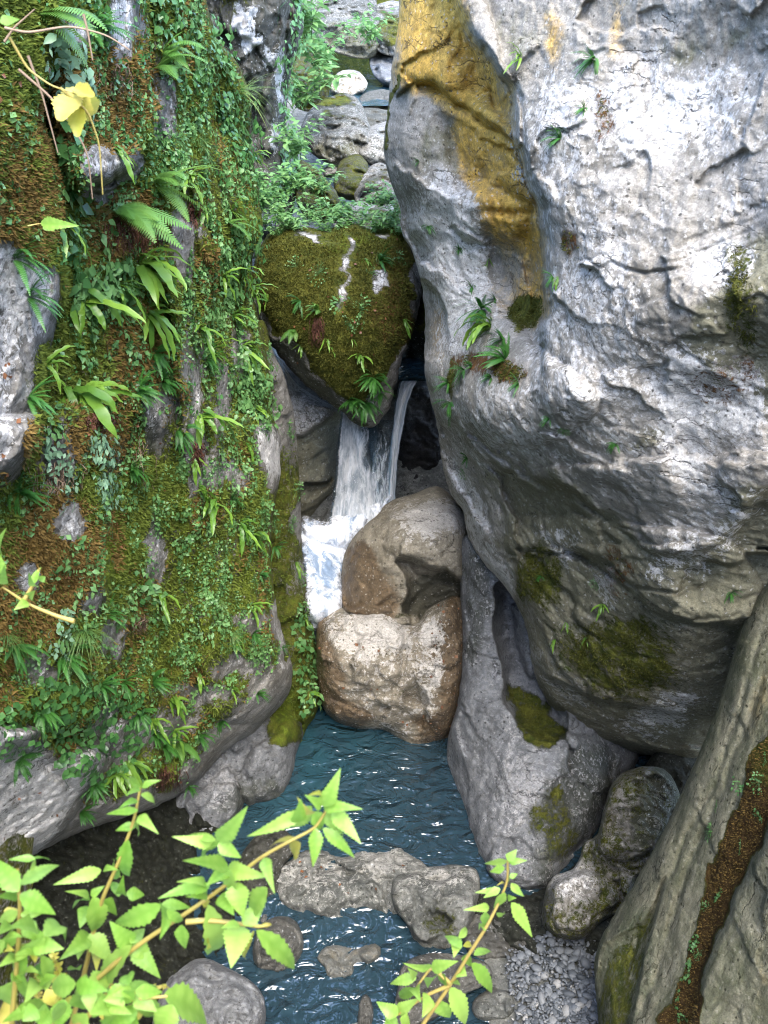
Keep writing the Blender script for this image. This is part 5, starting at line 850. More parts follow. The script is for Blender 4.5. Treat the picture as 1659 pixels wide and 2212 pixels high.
scatter('moss', 'spur', 8000, tufts(0.03), L_MOSS, 'moss coating the narrow spur beside the foaming water', 'moss', lambda S: np.clip(S.mk['moss'] - 0.3, 0, 1), 23)
scatter('moss', 'slab', 9000, tufts(0.017), L_BMOSS, 'brown moss filling the band along the leaning slab', 'moss', lambda S: np.clip(S.mk['moss'] - 0.7, 0, 1), 41)
scatter('moss', 'face', 9000, tufts(0.022), L_CMOSS, 'thin olive moss on the damp patches of the pale rock face', 'moss', lambda S: np.clip(S.mk['moss'] - 0.44, 0, 1) * np.clip(fbm(S.P, 4.0, 4) + 0.1, 0, 1), 42)
scatter('moss', 'smooth', 2600, tufts(0.02), L_CMOSS, 'olive moss in the pocket of the smooth grey rock', 'moss', lambda S: np.clip(S.mk['moss'] - 0.46, 0, 1) * np.clip(fbm(S.P, 5.0, 4) + 0.2, 0, 1), 43)
scatter('moss', 'mwedge', 3000, tufts(0.02), L_CMOSS, 'patchy moss on the small rock jammed beside the slab', 'moss', lambda S: np.clip(S.mk['moss'] - 0.3, 0, 1) * np.clip(fbm(S.P, 5.0, 4), 0, 1), 44)
scatter('ground_cover', 'cliff', 12000, minis(0.042), L_LIGHT, 'tiny round leaves creeping all over the mossy cliff', 'ground cover', lambda S: clump(S, 2.6, -0.02, 5.0) * np.clip(S.mk['moss'] - 0.25, 0, 1) * (0.12 + 0.4 * (S.X > 150) + (S.X > 380)), 24)
scatter('ground_cover', 'cliff', 3500, minis(0.045), L_IVY, 'scattered dark leaves in the upper part of the cliff', 'ground cover', lambda S: clump(S, 2.0, 0.0, 15.0) * (S.Y < 900) * (0.1 + (S.X > 150)) * np.clip(S.mk['moss'] - 0.25, 0, 1), 25)
scatter('fallen_leaves', 'chock', 60, minis(0.04), L_DEAD, 'orange dead leaves scattered on the heart-shaped boulder', 'leaves', lambda S: (S.Y < 800) * 1.0, 26)
scatter('fallen_leaves', 'wet', 55, minis(0.045), L_DEAD, 'reddish dead leaves stuck to the wet boulder', 'leaves', lambda S: 0.2 + (S.X > 930) * 1.0, 27)
scatter('fallen_leaves', 'cliff', 150, minis(0.036), L_DEAD, 'brown dead leaves caught in the moss of the cliff', 'leaves', lambda S: clump(S, 1.5, -0.1, 25.0), 28)
scatter('fallen_leaves', 'dam', 14, minis(0.045), L_DEAD, 'dead leaves lodged on the long dam boulder', 'leaves', lambda S: (S.Y < 1930) * 1.0, 29)
# rusty hanging roots and bare stems
def fibres(name, surf, px, py, w, h, n, label, mat=L_ROOT, seed=0, th=0.005):
    r = np.random.default_rng(seed); pb = PB()
    for i in range(n):
        x = px + r.normal() * w * 0.45; y = py + r.uniform(-0.1, 0.3) * h; C = []
        for q in range(7):
            p, nn = at(surf, x, y); C.append(p + nn * r.uniform(0.01, 0.05)); x += r.normal() * 2.2; y += h * r.uniform(0.08, 0.15)
        tube(pb, C, th, th * 0.4, r.uniform(0, 1), 3)
    V, F, t = pb.arrays(); return tag(link_at_base(name, V, F, mat, dict(tint=t)), label, 'roots', 'hanging root masses')
fibres('hanging_roots', 'cliff', 285, 465, 55, 90, 150, 'rusty brown root mass hanging under the large male fern', seed=1)
fibres('hanging_roots', 'cliff', 415, 440, 16, 60, 40, 'narrow brown roots below the strap fern by the white rock patch', seed=2)
fibres('hanging_roots', 'cliff', 205, 900, 40, 40, 60, 'reddish roots under the big radiating strap fern', seed=3)
fibres('hanging_roots', 'cliff', 420, 960, 14, 60, 40, 'brown roots hanging beside the dark wet recess', seed=4)
fibres('hanging_roots', 'cliff', 355, 1660, 30, 50, 60, 'dead brown fern skirt at the foot of the cliff', seed=5)
fibres('hanging_roots', 'chock', 690, 690, 14, 60, 50, 'red-brown roots below the fern on the heart-shaped boulder', seed=6)
fibres('hanging_roots', 'cliff', 120, 1000, 50, 70, 45, 'pale bare roots hanging over the rusty lower cliff', L_STEM, 7)
fibres('hanging_roots', 'cliff', 300, 1330, 16, 40, 26, 'pale dead stems under the heart-leaved herbs', L_STEM, 8)
fibres('hanging_roots', 'cliff', 310, 950, 30, 110, 10, 'thin dry stems dangling into the dark wet recess', L_STEM, 9, 0.004)
fibres('hanging_roots', 'cliff', 240, 140, 70, 80, 34, 'dry straw-coloured stems over the brown pillar', L_STEM, 10, 0.004)
# ------------------------------------------------------------------ undergrowth behind the chockstone
SH = [(575, 480, 15.0, .7, 0), (610, 470, 15.4, .7, 0), (640, 490, 15.0, .6, 1), (665, 475, 15.6, .6, 0), (700, 492, 15.0, .55, 0), (725, 470, 15.5, .7, 1), (755, 490, 15.1, .6, 1), (780, 478, 15.6, .55, 0), (805, 492, 15.0, .6, 1), (840, 485, 15.4, .55, 1), (860, 495, 15.0, .5, 0), (595, 420, 16.0, .8, 2), (640, 400, 16.2, .8, 2), (690, 410, 16.2, .6, 2), (600, 500, 14.9, .4, 0), (720, 500, 14.9, .4, 0), (840, 440, 15.8, .6, 1), (870, 450, 15.6, .5, 0), (560, 440, 15.4, .7, 2)]
SHL = ['leafy bush in the corner between cliff and heart-shaped boulder', 'bush with narrow leaves just right of the cliff shoulder', 'low broad-leaved plant at the top edge of the chockstone', 'bright bush below the ivy column', 'small plant above the white patch on the chockstone', 'tall broad-leaved bush in the middle of the undergrowth', 'broad-leaved plant above the pale lichen streak', 'bush in front of the smooth pale boulder', 'yellow-green broad plant in front of the speckled white boulder', 'broad-leaved bush near the right end of the undergrowth', 'small bush touching the pale rock face', 'fine-leaved bush against the dark spur foot', 'fine-leaved shrub with drooping tips under the ivy column', 'fine-leaved bush before the white sharp-edged boulder', 'little plant at the left end of the chockstone top', 'little plant in the centre of the chockstone top', 'bush before the base of the speckled white boulder', 'small shrub in the gap beside the pale rock face', 'shrub leaning over the cliff shoulder']
for (x, y, D, s_, v), l in zip(SH, SHL):
    me = P_SHRUB[v]
    if not me.materials: me.materials.append(L_LIGHT)
    o = bpy.data.objects.new('leafy_shrub', me); COL.objects.link(o); o.location = unproj(x, y + 12, D); o.scale = (s_, s_, s_ * 0.8); o.rotation_euler = (0, 0, random.uniform(0, 6))
    tag(o, l, 'bush', 'undergrowth behind the chockstone')
for (x, y, D, s_, v, l) in [(690, 130, 23.0, 1.3, 2, 'leafy sapling beside the ivy column in front of the huge pale boulder'), (660, 60, 21.0, 1.4, 2, 'bush above the ivy column at the gorge head'), (640, 320, 17.2, .9, 2, 'dark bush half way down the ivy column'), (800, 70, 26.0, 1.0, 2, 'sprig of leaves hanging between the two highest boulders'), (650, 210, 20.5, 1.3, 2, 'sparse shrub over the pale wedge boulder'), (850, 20, 33.0, 3.0, 2, 'shrub on the bank behind the highest boulders'), (760, -10, 36.0, 4.0, 2, 'big bush on the far hillside')]:
    o = bpy.data.objects.new('leafy_shrub', P_SHRUB[v]); COL.objects.link(o); o.location = unproj(x, y + 25, D); o.scale = (s_,) * 3; o.rotation_euler = (0, 0, random.uniform(0, 6)); tag(o, l, 'bush', 'bushes of the upper gorge')
# ------------------------------------------------------------------ the waterfall
def fall_mat(name, cover, uscale, vscale, tintc=(0.75, 0.88, 1.0)):
    t = NT(name); u = t.attr('fu'); v = t.attr('fv'); c = t.attr('cover')
    vec = t.new('CombineXYZ', None, X=t.math('MULTIPLY', u, uscale), Y=t.math('MULTIPLY', v, vscale), Z=0.0).outputs[0]
    n = t.noise(vec, 1.0, 6, 0.7, 0.8); n2 = t.noise(vec, 3.1, 4, 0.65, 0.6)
    k = t.math('ADD', t.math('MULTIPLY', n, 0.65), t.math('MULTIPLY', n2, 0.35))
    a = t.ramp(t.math('ADD', k, t.math('SUBTRACT', c, 0.5)), 0.30, 0.70)
    col = t.mix(t.ramp(k, 0.35, 0.65), tuple(0.45 * x for x in tintc), (0.94, 0.96, 0.98))
    b = t.new('Bump', None, Height=k, Strength=0.6, Distance=0.03)
    p = t.new('BsdfPrincipled', None, Base_Color=col, Roughness=0.25, Normal=b.outputs[0])
    tl = t.new('BsdfTranslucent', None, Color=col); m1 = t.new('MixShader', None, i0=0.45, i1=p.outputs[0], i2=tl.outputs[0])
    tr = t.new('BsdfTransparent', None, Color=(0.8, 0.88, 0.92))
    m = t.new('MixShader', None, i0=t.math('MAXIMUM', t.math('POWER', a, 0.75), cover), i1=tr.outputs[0], i2=m1.outputs[0])
    t.t.links.new(m.outputs[0], t.out.inputs[0]); return t.m
W_FALL = fall_mat('falling_water', 0.03, 5, 5.0)
W_JET = fall_mat('jet_water', 0.1, 4, 3.4)
wf = bpy.data.objects.new('waterfall', None); COL.objects.link(wf); wf.location = unproj(740, 1330, 13.0)
tag(wf, 'white waterfall pouring under the heart-shaped boulder and foaming down to the pool', 'waterfall')
def child(o, par):
    o.parent = par; o.location = Vector(o.location) - Vector(par.location); return o
def fall(name, rows, nu, nv, mat, cover, amp=0.05, seed=0, bow=0.15, thick=0.07):
    rows = np.array(rows, float); ys = np.linspace(0, 1, nv); s0 = np.linspace(0, 1, len(rows))
    I = np.stack([np.interp(ys, s0, rows[:, i]) for i in range(4)], 1)
    k = np.ones(9) / 9
    for i in range(4): I[:, i] = np.convolve(np.pad(I[:, i], 4, 'edge'), k, 'valid')
    u = np.linspace(0, 1, nu); U_, V_ = np.meshgrid(u, ys)
    X = I[:, 1:2] + (I[:, 2:3] - I[:, 1:2]) * U_ + 3 * fbm(np.stack([U_ * 0 + seed, V_ * 14, U_ * 2], -1), 1, 3); Y = np.repeat(I[:, :1], nu, 1)
    D = I[:, 3:4] - bow * np.sin(math.pi * U_) + amp * fbm(np.stack([U_ * 7, V_ * 3.2, U_ * 0 + seed], -1), 1, 4)
    A = unproj(X, Y, D).reshape(-1, 3); B = unproj(X, Y, D + thick).reshape(-1, 3); n = len(A)
    G = np.arange(n).reshape(nv, nu); q = np.stack([G[:-1, :-1].ravel(), G[1:, :-1].ravel(), G[1:, 1:].ravel(), G[:-1, 1:].ravel()], 1)
    rim = np.r_[G[0], G[1:, -1], G[-1, ::-1][1:], G[::-1, 0][1:-1]]; rn = np.roll(rim, -1)
    cv = cover(U_, V_).ravel()
    o = link_at_base(name, np.concatenate([A, B]), [q, q[:, ::-1] + n, np.stack([rim, rn, rn + n, rim + n], 1)], mat, dict(fu=np.tile(U_.ravel(), 2), fv=np.tile(V_.ravel(), 2), cover=np.tile(cv, 2)))
    return child(o, wf)
ef = lambda U_: np.minimum(1, np.minimum(U_, 1 - U_) * 9)
fall('water_sheet', [(872, 745, 800, 14.75), (895, 737, 800, 14.55), (930, 732, 815, 14.4), (1000, 726, 822, 14.25), (1070, 720, 826, 14.15), (1150, 708, 830, 13.95)], 70, 120, W_FALL,
     lambda U_, V_: 1.0 * np.clip(1.3 - 0.7 * np.abs(U_ - 0.2) - 0.55 * sstep((U_ - 0.45) * 6) * (1 - sstep((V_ - 0.55) * 3)), 0.1, 1) * ef(U_) + 0.2 * sstep((V_ - 0.6) * 2.5) * ef(U_), seed=1)
fall('water_strands', [(905, 795, 850, 14.5), (1000, 800, 845, 14.3), (1120, 800, 842, 14.1)], 40, 90, W_FALL, lambda U_, V_: (0.28 + 0.3 * V_) * ef(U_), seed=2)
fall('water_jet', [(790, 885, 915, 15.6), (806, 876, 912, 15.2), (820, 866, 906, 14.95), (840, 860, 892, 14.8), (880, 853, 880, 14.65), (940, 845, 868, 14.5), (1000, 838, 860, 14.4), (1060, 832, 856, 14.3), (1110, 824, 856, 14.2)], 34, 140, W_JET, lambda U_, V_: 0.95 * np.minimum(1, np.minimum(U_, 1 - U_) * 6), seed=3, bow=0.1, amp=0.04)
FO = NT('foam'); _p = FO.new('TexCoord').outputs['Object']; _m = FO.new('Mapping', None, Vector=_p, Scale=(1.3, 1.0, 0.42)).outputs[0]
_n = FO.noise(_m, 5.5, 6, 0.72, 0.5)
_b = FO.new('Bump', None, Height=FO.math('ADD', _n, FO.math('MULTIPLY', FO.noise(_p, 40, 3), 0.3)), Strength=0.35, Distance=0.02)
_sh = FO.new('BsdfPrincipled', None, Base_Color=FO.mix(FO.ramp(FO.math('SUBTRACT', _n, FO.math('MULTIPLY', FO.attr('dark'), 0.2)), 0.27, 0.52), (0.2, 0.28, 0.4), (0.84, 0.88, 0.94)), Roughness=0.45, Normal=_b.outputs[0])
_tr = FO.new('BsdfTransparent'); _ma = FO.new('MixShader', None, i0=FO.ramp(FO.math('ADD', FO.attr('rim'), FO.math('MULTIPLY', FO.math('SUBTRACT', FO.noise(_p, 11, 5, 0.7), 0.5), 2.2)), 0.1, 0.95), i1=_tr.outputs[0], i2=_sh.outputs[0])
FO.t.links.new(_ma.outputs[0], FO.out.inputs[0])
_o = rock('foam', [(640, 1125), (665, 1108), (700, 1120), (715, 1080), (750, 1068), (800, 1075), (850, 1060), (845, 1110), (800, 1150), (770, 1190), (756, 1240), (752, 1320), (720, 1350), (680, 1365), (655, 1340), (650, 1240), (642, 1180)],
          [(760, 1085, 14.0), (700, 1130, 14.0), (680, 1200, 13.5), (720, 1250, 13.35), (700, 1290, 12.95), (690, 1340, 12.7), (820, 1090, 14.0)], roll=0.3, w=26, thick=0.4, mat=FO.m, amp=0.06, scale=2.6, ridge=0.2, jit=8, seed=61, step=2.5,
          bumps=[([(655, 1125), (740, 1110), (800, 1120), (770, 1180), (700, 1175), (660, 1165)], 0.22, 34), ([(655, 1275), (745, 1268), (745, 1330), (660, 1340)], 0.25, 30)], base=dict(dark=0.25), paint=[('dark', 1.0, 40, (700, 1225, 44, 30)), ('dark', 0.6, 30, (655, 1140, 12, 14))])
child(_o, wf)
pb = PB(); r = np.random.default_rng(4)
for _ in range(260):
    y = r.uniform(1020, 1180); x = 770 + r.normal() * (16 + 0.1 * (y - 900)); c = unproj(x, y, 14.0 + r.normal() * 0.22 - (y - 900) * 0.0016); s_ = r.uniform(0.002, 0.006); v = r.uniform(1, 3.0)
    pb.add(c + np.array([(s_, 0, 0), (-s_, 0, 0), (0, s_, 0), (0, -s_, 0), (0, 0, s_ * v), (0, 0, -s_ * v)]), (), [(0, 2, 4), (2, 1, 4), (1, 3, 4), (3, 0, 4), (2, 0, 5), (1, 2, 5), (3, 1, 5), (0, 3, 5)], 0.5)
V, F, t_ = pb.arrays(); SP = NT('spray'); SP.t.links.new(SP.new('BsdfPrincipled', None, Base_Color=(0.85, 0.9, 0.95), Roughness=0.2).outputs[0], SP.out.inputs[0])
tag(link_at_base('spray', V, F, SP.m, dict(tint=t_)), 'fine white droplets flying off the waterfall', 'spray', None, 'stuff')

# ------------------------------------------------------------------ gravel bank
def ico():
    g = (1 + 5 ** .5) / 2; v = nrm(np.array([(-1, g, 0), (1, g, 0), (-1, -g, 0), (1, -g, 0), (0, -1, g), (0, 1, g), (0, -1, -g), (0, 1, -g), (g, 0, -1), (g, 0, 1), (-g, 0, -1), (-g, 0, 1)], float))
    f = [(0, 11, 5), (0, 5, 1), (0, 1, 7), (0, 7, 10), (0, 10, 11), (1, 5, 9), (5, 11, 4), (11, 10, 2), (10, 7, 6), (7, 1, 8), (3, 9, 4), (3, 4, 2), (3, 2, 6), (3, 6, 8), (3, 8, 9), (4, 9, 5), (2, 4, 11), (6, 2, 10), (8, 6, 7), (9, 8, 1)]
    V = list(map(tuple, v)); mid = {}; nf = []
    def m(a, b):
        k = (min(a, b), max(a, b))
        if k not in mid: V.append(tuple(nrm((np.array(V[a]) + np.array(V[b])) / 2))); mid[k] = len(V) - 1
        return mid[k]
    for a, b, c in f:
        x, y, z = m(a, b), m(b, c), m(c, a); nf += [(a, x, z), (b, y, x), (c, z, y), (x, y, z)]
    return np.array(V), np.array(nf)
IV, IF = ico()
GP = catmull([(1105, 2085), (1150, 2050), (1230, 2045), (1290, 2060), (1310, 2150), (1310, 2330), (1080, 2330), (1100, 2240), (1125, 2200), (1120, 2140)], 14)
def mound(x, y): return -0.06 + 0.22 * sstep((x - 1.0) / 1.2)
pb = PB(); r = np.random.default_rng(12); cnt = 0
while cnt < 2600:
    px, py = r.uniform(1070, 1320), r.uniform(2035, 2330)
    if polydist(np.array([px]), np.array([py]), GP)[0][0] < -4 * r.uniform(0, 6): continue
    c = unproj(px, py, DZ(py, 0.0)); c[2] = mound(c[0], c[1]) + r.uniform(-0.02, 0.03)
    s_ = r.choice([0.012, 0.018, 0.028, 0.05], p=[0.34, 0.34, 0.22, 0.1]) * r.uniform(0.8, 1.2)
    rad = np.array([s_ * r.uniform(0.9, 1.5), s_ * r.uniform(0.7, 1.1), s_ * r.uniform(0.35, 0.7)]); e = Matrix.Rotation(r.uniform(0, 6.28), 3, 'Z') @ Matrix.Rotation(r.normal() * 0.4, 3, 'X') @ Matrix.Rotation(r.normal() * 0.4, 3, 'Y')
    pb.add((IV * rad * (1 + 0.12 * perlin(IV * 1.3 + cnt))[:, None]) @ np.array(e).T + c, (), IF, r.uniform(0, 1)); cnt += 1
V, F, t_ = pb.arrays()
GM = NT('pebble_stone'); _ti = GM.attr('tint'); _c = GM.mix(GM.ramp(_ti, 0.0, 0.55), (0.03, 0.037, 0.044), (0.105, 0.117, 0.13)); _c = GM.mix(GM.ramp(_ti, 0.88, 1.0), _c, (0.25, 0.25, 0.24)); _c = GM.mix(GM.math('MULTIPLY', GM.ramp(GM.noise(GM.new('TexCoord').outputs['Object'], 60, 3), 0.5, 0.75), 0.4), _c, (0.05, 0.055, 0.06))
GM.t.links.new(GM.new('BsdfPrincipled', None, Base_Color=_c, Roughness=0.65).outputs[0], GM.out.inputs[0])
tag(link_at_base('gravel', V, F, GM.m, dict(tint=t_)), 'bank of blue-grey pebbles between the stream and the leaning slab', 'gravel', None, 'stuff')
gs = sheet('gravel_bed', np.linspace(0.5, 2.6, 40), np.linspace(6.0, 9.3, 50), lambda X, Y: mound(X, Y) - 0.05 - 0.4 * sstep((1.15 - X) * 3) - 0.5 * sstep((Y - 8.75) * 3), M_RIVER)
# ------------------------------------------------------------------ foreground plants close to the viewer
L_NET = leaf_mat('nettle_leaf', (0.12, 0.27, 0.03), (0.32, 0.48, 0.1), 0.4, 0.45)
L_YEL = leaf_mat('yellowing_leaf', (0.36, 0.4, 0.05), (0.55, 0.45, 0.12), 0.4, 0.5)
L_NSTEM = leaf_mat('nettle_stem', (0.25, 0.22, 0.05), (0.42, 0.32, 0.1), 0.1, 0.5)
def nettle_leaf(pb, b, t, wpx, D, r, tint=None, teeth=True, dz=0.05, k=23, rnd=False):
    Db = D + r.normal() * 0.015; Dt = D + r.normal() * dz
    B = unproj(b[0], b[1], Db); T = unproj(t[0], t[1], Dt); L = np.linalg.norm(T - B); d = (T - B) / L
    view = nrm((B + T) / 2 - CAM); N = nrm(-view + np.array([0, -0.1, 0.35]) + r.normal(size=3) * 0.3); N = nrm(N - d * np.dot(N, d)); S = np.cross(d, N)
    dist = np.linalg.norm((B + T) / 2 - CAM); w = wpx / FPX * dist * 0.98
    u = np.linspace(0, 1, k); prf = np.where(u < 0.3, np.sin(u / 0.3 * math.pi / 2) ** 0.7, ((1 - u) / 0.7) ** 0.85)
    if rnd: prf = np.sin(np.pi * np.clip(u * 0.93 + 0.05, 0, 1)) ** 0.55 * (1 + 0.12 * np.sin(u * 13 + w))
    prf = np.maximum(prf, 0.015)
    if teeth: prf = prf * (1 + 0.16 * np.where(np.arange(k) % 2, 1, -0.3) * np.clip((1 - u) * 3, 0, 1))
    sag = r.uniform(0.03, 0.14) * L
    C = B + d * (u * L)[:, None] + N * (sag * np.sin(u * math.pi) )[:, None]
    ti = r.uniform(0.0, 1) if tint is None else tint
    C5 = np.stack([C - S * (w * 0.5 * prf)[:, None] + N * (w * 0.13 * prf)[:, None], C - S * (w * 0.25 * prf)[:, None] + N * (w * 0.09 * prf)[:, None], C, C + S * (w * 0.25 * prf)[:, None] + N * (w * 0.09 * prf)[:, None], C + S * (w * 0.5 * prf)[:, None] + N * (w * 0.13 * prf)[:, None]], 1)
    i = np.arange(k - 1)[:, None] * 5
    q = np.concatenate([i + [j, j + 1, j + 6, j + 5] for j in range(4)])
    vein = np.array([0, 0.08, -0.2, 0.08, 0])
    pb.add(C5.reshape(-1, 3), q, (), np.clip(ti + np.tile(vein, k) + 0.14 * np.repeat(np.where(np.arange(k) % 4 < 2, 1, -1), 5) * np.tile([0.6, 1, 0, 1, 0.6], k) + r.normal(size=5 * k) * 0.06, 0, 1))
def cr4(p): return (p[0] * 0.401, 1596.5 + p[1] * 0.401)
def cr5(p): return (499 + p[0] * 0.401, 1663 + p[1] * 0.401)
def extra(n, x0, x1, y0, y1, seed, w0=60, w1=120):
    r = np.random.default_rng(seed); out = []
    for _ in range(n):
        x, y = r.uniform(x0, x1), r.uniform(y0, y1); a = r.uniform(-0.6, 3.6)
        for s_ in (0, math.pi * r.uniform(0.7, 1.0)):
            L = r.uniform(90, 190); out.append(((x, y), (x + L * math.cos(a + s_), y + L * (0.35 + 0.65 * math.sin(a + s_))), r.uniform(w0, w1)))
    return out
def nettle(label, stems, leaves, D, cv, seed, yellow=(), name='nettle', sr=0.006, wk=1.0, rnd=False):
    r = np.random.default_rng(seed)
    root = bpy.data.objects.new(name, None); COL.objects.link(root)
    sb = PB(); base = None
    for st in stems:
        pts = [cv(p) for p in st]; C = np.array([unproj(x, y, D + 0.01 * math.sin(i * 1.3)) for i, (x, y) in enumerate(pts)])
        if base is None: base = C[0]
        n = len(C); tt = np.linspace(0, n - 1, n * 5); Cs = np.stack([np.interp(tt, np.arange(n), C[:, j]) for j in range(3)], 1)
        for _ in range(2): Cs[1:-1] = (Cs[:-2] + Cs[1:-1] * 2 + Cs[2:]) / 4
        tube(sb, Cs, sr, sr * 0.4, r.uniform(0.2, 0.9), 8)
    root.location = base; tag(root, label, 'nettle' if name == 'nettle' else 'plant', 'leafy plants close to the viewer')
    def put(nm, pb, mat):
        V, F, t = pb.arrays(); return child(link_at_base(nm, V, F, mat, dict(tint=t)), root)
    put('stem', sb, L_NSTEM)
    lb = PB(); yb = PB()
    for b, t, w in leaves: nettle_leaf(lb, cv(b), cv(t), w * 0.36 * wk, D, r)
    put('leaves', lb, L_NET)
    if yellow:
        for b, t, w in yellow: nettle_leaf(yb, cv(b), cv(t), w * (1.0 if rnd else 0.401), D + 0.02, r, k=23, rnd=rnd)
        put('yellow_leaves', yb, L_YEL)
    return root
nettle('upright nettle stem in the middle of the lower left plants, narrow toothed leaves', [[(380, 1560), (470, 1200), (520, 960), (560, 840), (640, 660), (725, 430), (755, 265)]],
       [((765, 260), (868, 222), 45), ((760, 262), (710, 200), 42), ((750, 262), (675, 305), 45), ((758, 300), (832, 360), 52), ((740, 330), (640, 372), 45), ((745, 385), (572, 405), 48), ((745, 415), (855, 512), 68), ((730, 470), (622, 495), 55), ((715, 450), (742, 525), 60), ((690, 540), (700, 740), 90), ((600, 690), (610, 645), 40), ((560, 700), (640, 705), 42), ((545, 705), (285, 785), 78), ((670, 830), (665, 730), 72), ((640, 850), (590, 770), 60), ((680, 830), (780, 840), 72), ((480, 850), (350, 820), 48), ((490, 845), (565, 790), 48), ((480, 870), (390, 915), 52), ((500, 850), (500, 1040), 125), ((470, 900), (430, 1020), 85), ((560, 870), (630, 950), 80), ((480, 1050), (320, 1190), 105), ((480, 1050), (605, 1210), 110), ((350, 1090), (320, 1005), 60), ((450, 1100), (420, 1190), 80), ((380, 1220), (440, 1215), 60), ((640, 700), (600, 740), 40)],
       1.62, cr4, 1, yellow=[((530, 1140), (520, 1255), 65), ((640, 730), (650, 745), 20)])
nettle('long orange nettle stem reaching up to the right over the pool, big pale leaves', [[(200, 1620), (300, 1500), (480, 1330), (640, 1190), (800, 1070), (1000, 940), (1130, 850), (1250, 760), (1400, 640), (1540, 560), (1700, 480), (1760, 380)], [(1000, 985), (1120, 975), (1290, 995), (1400, 1010), (1450, 1000)]],
       [((1230, 690), (985, 655), 105), ((1230, 690), (1450, 740), 105), ((1230, 690), (1110, 790), 95), ((1240, 700), (1290, 850), 95), ((1175, 550), (1335, 360), 112), ((1175, 570), (925, 525), 80), ((1175, 560), (1300, 640), 85), ((1175, 570), (1095, 650), 90), ((1165, 545), (1020, 515), 48), ((1110, 800), (950, 770), 65), ((1115, 830), (1000, 850), 65), ((1130, 790), (850, 860), 90), ((1280, 770), (1310, 960), 140), ((1440, 800), (1360, 970), 120), ((1425, 640), (1480, 835), 72), ((870, 890), (620, 985), 115), ((870, 890), (860, 1080), 112), ((870, 890), (1030, 910), 65), ((900, 920), (985, 975), 60), ((1120, 890), (1100, 1130), 130), ((980, 1000), (1000, 1130), 82), ((1290, 1000), (1245, 1235), 155), ((1290, 1000), (1190, 1020), 60), ((1380, 1030), (1585, 1240), 110), ((1310, 1000), (1430, 870), 100), ((1200, 830), (1260, 950), 110),
        ((710, 1110), (590, 980), 112), ((710, 1110), (650, 1375), 115), ((710, 1110), (865, 1290), 105), ((720, 1100), (815, 1190), 95), ((700, 1100), (780, 1020), 70), ((560, 1260), (440, 1430), 115), ((500, 1300), (540, 1420), 90),
        ((1745, 365), (1835, 155), 100), ((1745, 370), (1955, 378), 78), ((1760, 380), (1850, 515), 85), ((1790, 390), (1945, 565), 95), ((1700, 480), (1685, 690), 85), ((1740, 480), (1910, 640), 75), ((1640, 385), (1330, 525), 85), ((1600, 450), (1620, 320), 90), ((1730, 370), (1640, 300), 70), ((1690, 390), (1730, 490), 90), ((1680, 360), (1560, 470), 95)],
       1.5, cr4, 2, yellow=[((1690, 400), (1600, 310), 45), ((1600, 540), (1450, 590), 40), ((1620, 560), (1600, 640), 95), ((1370, 1030), (1330, 1185), 32), ((1105, 1090), (1110, 1135), 45), ((1400, 1010), (1465, 1000), 22), ((1090, 880), (1125, 880), 40), ((1740, 300), (1655, 305), 35)])
nettle('pale upright nettle stem at the far left edge', [[(60, 1600), (75, 1400), (100, 1100), (108, 900), (100, 800), (95, 700)]],
       [((100, 820), (-10, 650), 115), ((110, 785), (320, 680), 80), ((105, 840), (300, 945), 112), ((100, 840), (-20, 850), 65), ((190, 645), (45, 650), 42), ((190, 645), (272, 655), 45), ((100, 930), (-10, 985), 65), ((110, 945), (235, 935), 52), ((120, 1000), (205, 1090), 100), ((100, 1080), (-10, 1110), 70), ((90, 1180), (-10, 1230), 75), ((120, 1260), (180, 1425), 112), ((120, 1270), (210, 1260), 70), ((180, 1090), (345, 1130), 120), ((190, 700), (190, 640), 60), ((60, 1000), (-20, 1060), 80), ((200, 1280), (270, 1270), 50), ((100, 1440), (270, 1470), 110), ((110, 1300), (60, 1260), 60)] + extra(9, 0, 260, 950, 1500, 3),
       1.4, cr4, 3, yellow=[((150, 1105), (190, 1205), 100), ((100, 1480), (0, 1460), 150), ((20, 930), (110, 920), 36), ((40, 1130), (80, 1140), 50)])
nettle('big blurred nettle leaves along the bottom edge, left of the stream', [[(300, 1640), (520, 1450), (640, 1410), (740, 1400), (900, 1385)]],
       [((720, 1430), (590, 1560), 190), ((880, 1380), (1115, 1545), 185), ((790, 1370), (830, 1490), 110), ((340, 1400), (310, 1560), 112), ((200, 1450), (120, 1520), 100), ((470, 1480), (420, 1560), 110), ((930, 1430), (840, 1560), 140), ((260, 1480), (200, 1560), 90), ((560, 1400), (500, 1500), 100)] + extra(9, 200, 760, 1230, 1480, 4, 70, 120),
       1.3, cr4, 4, yellow=[((740, 1420), (690, 1560), 90), ((400, 1420), (330, 1480), 60), ((250, 1350), (290, 1440), 70)])
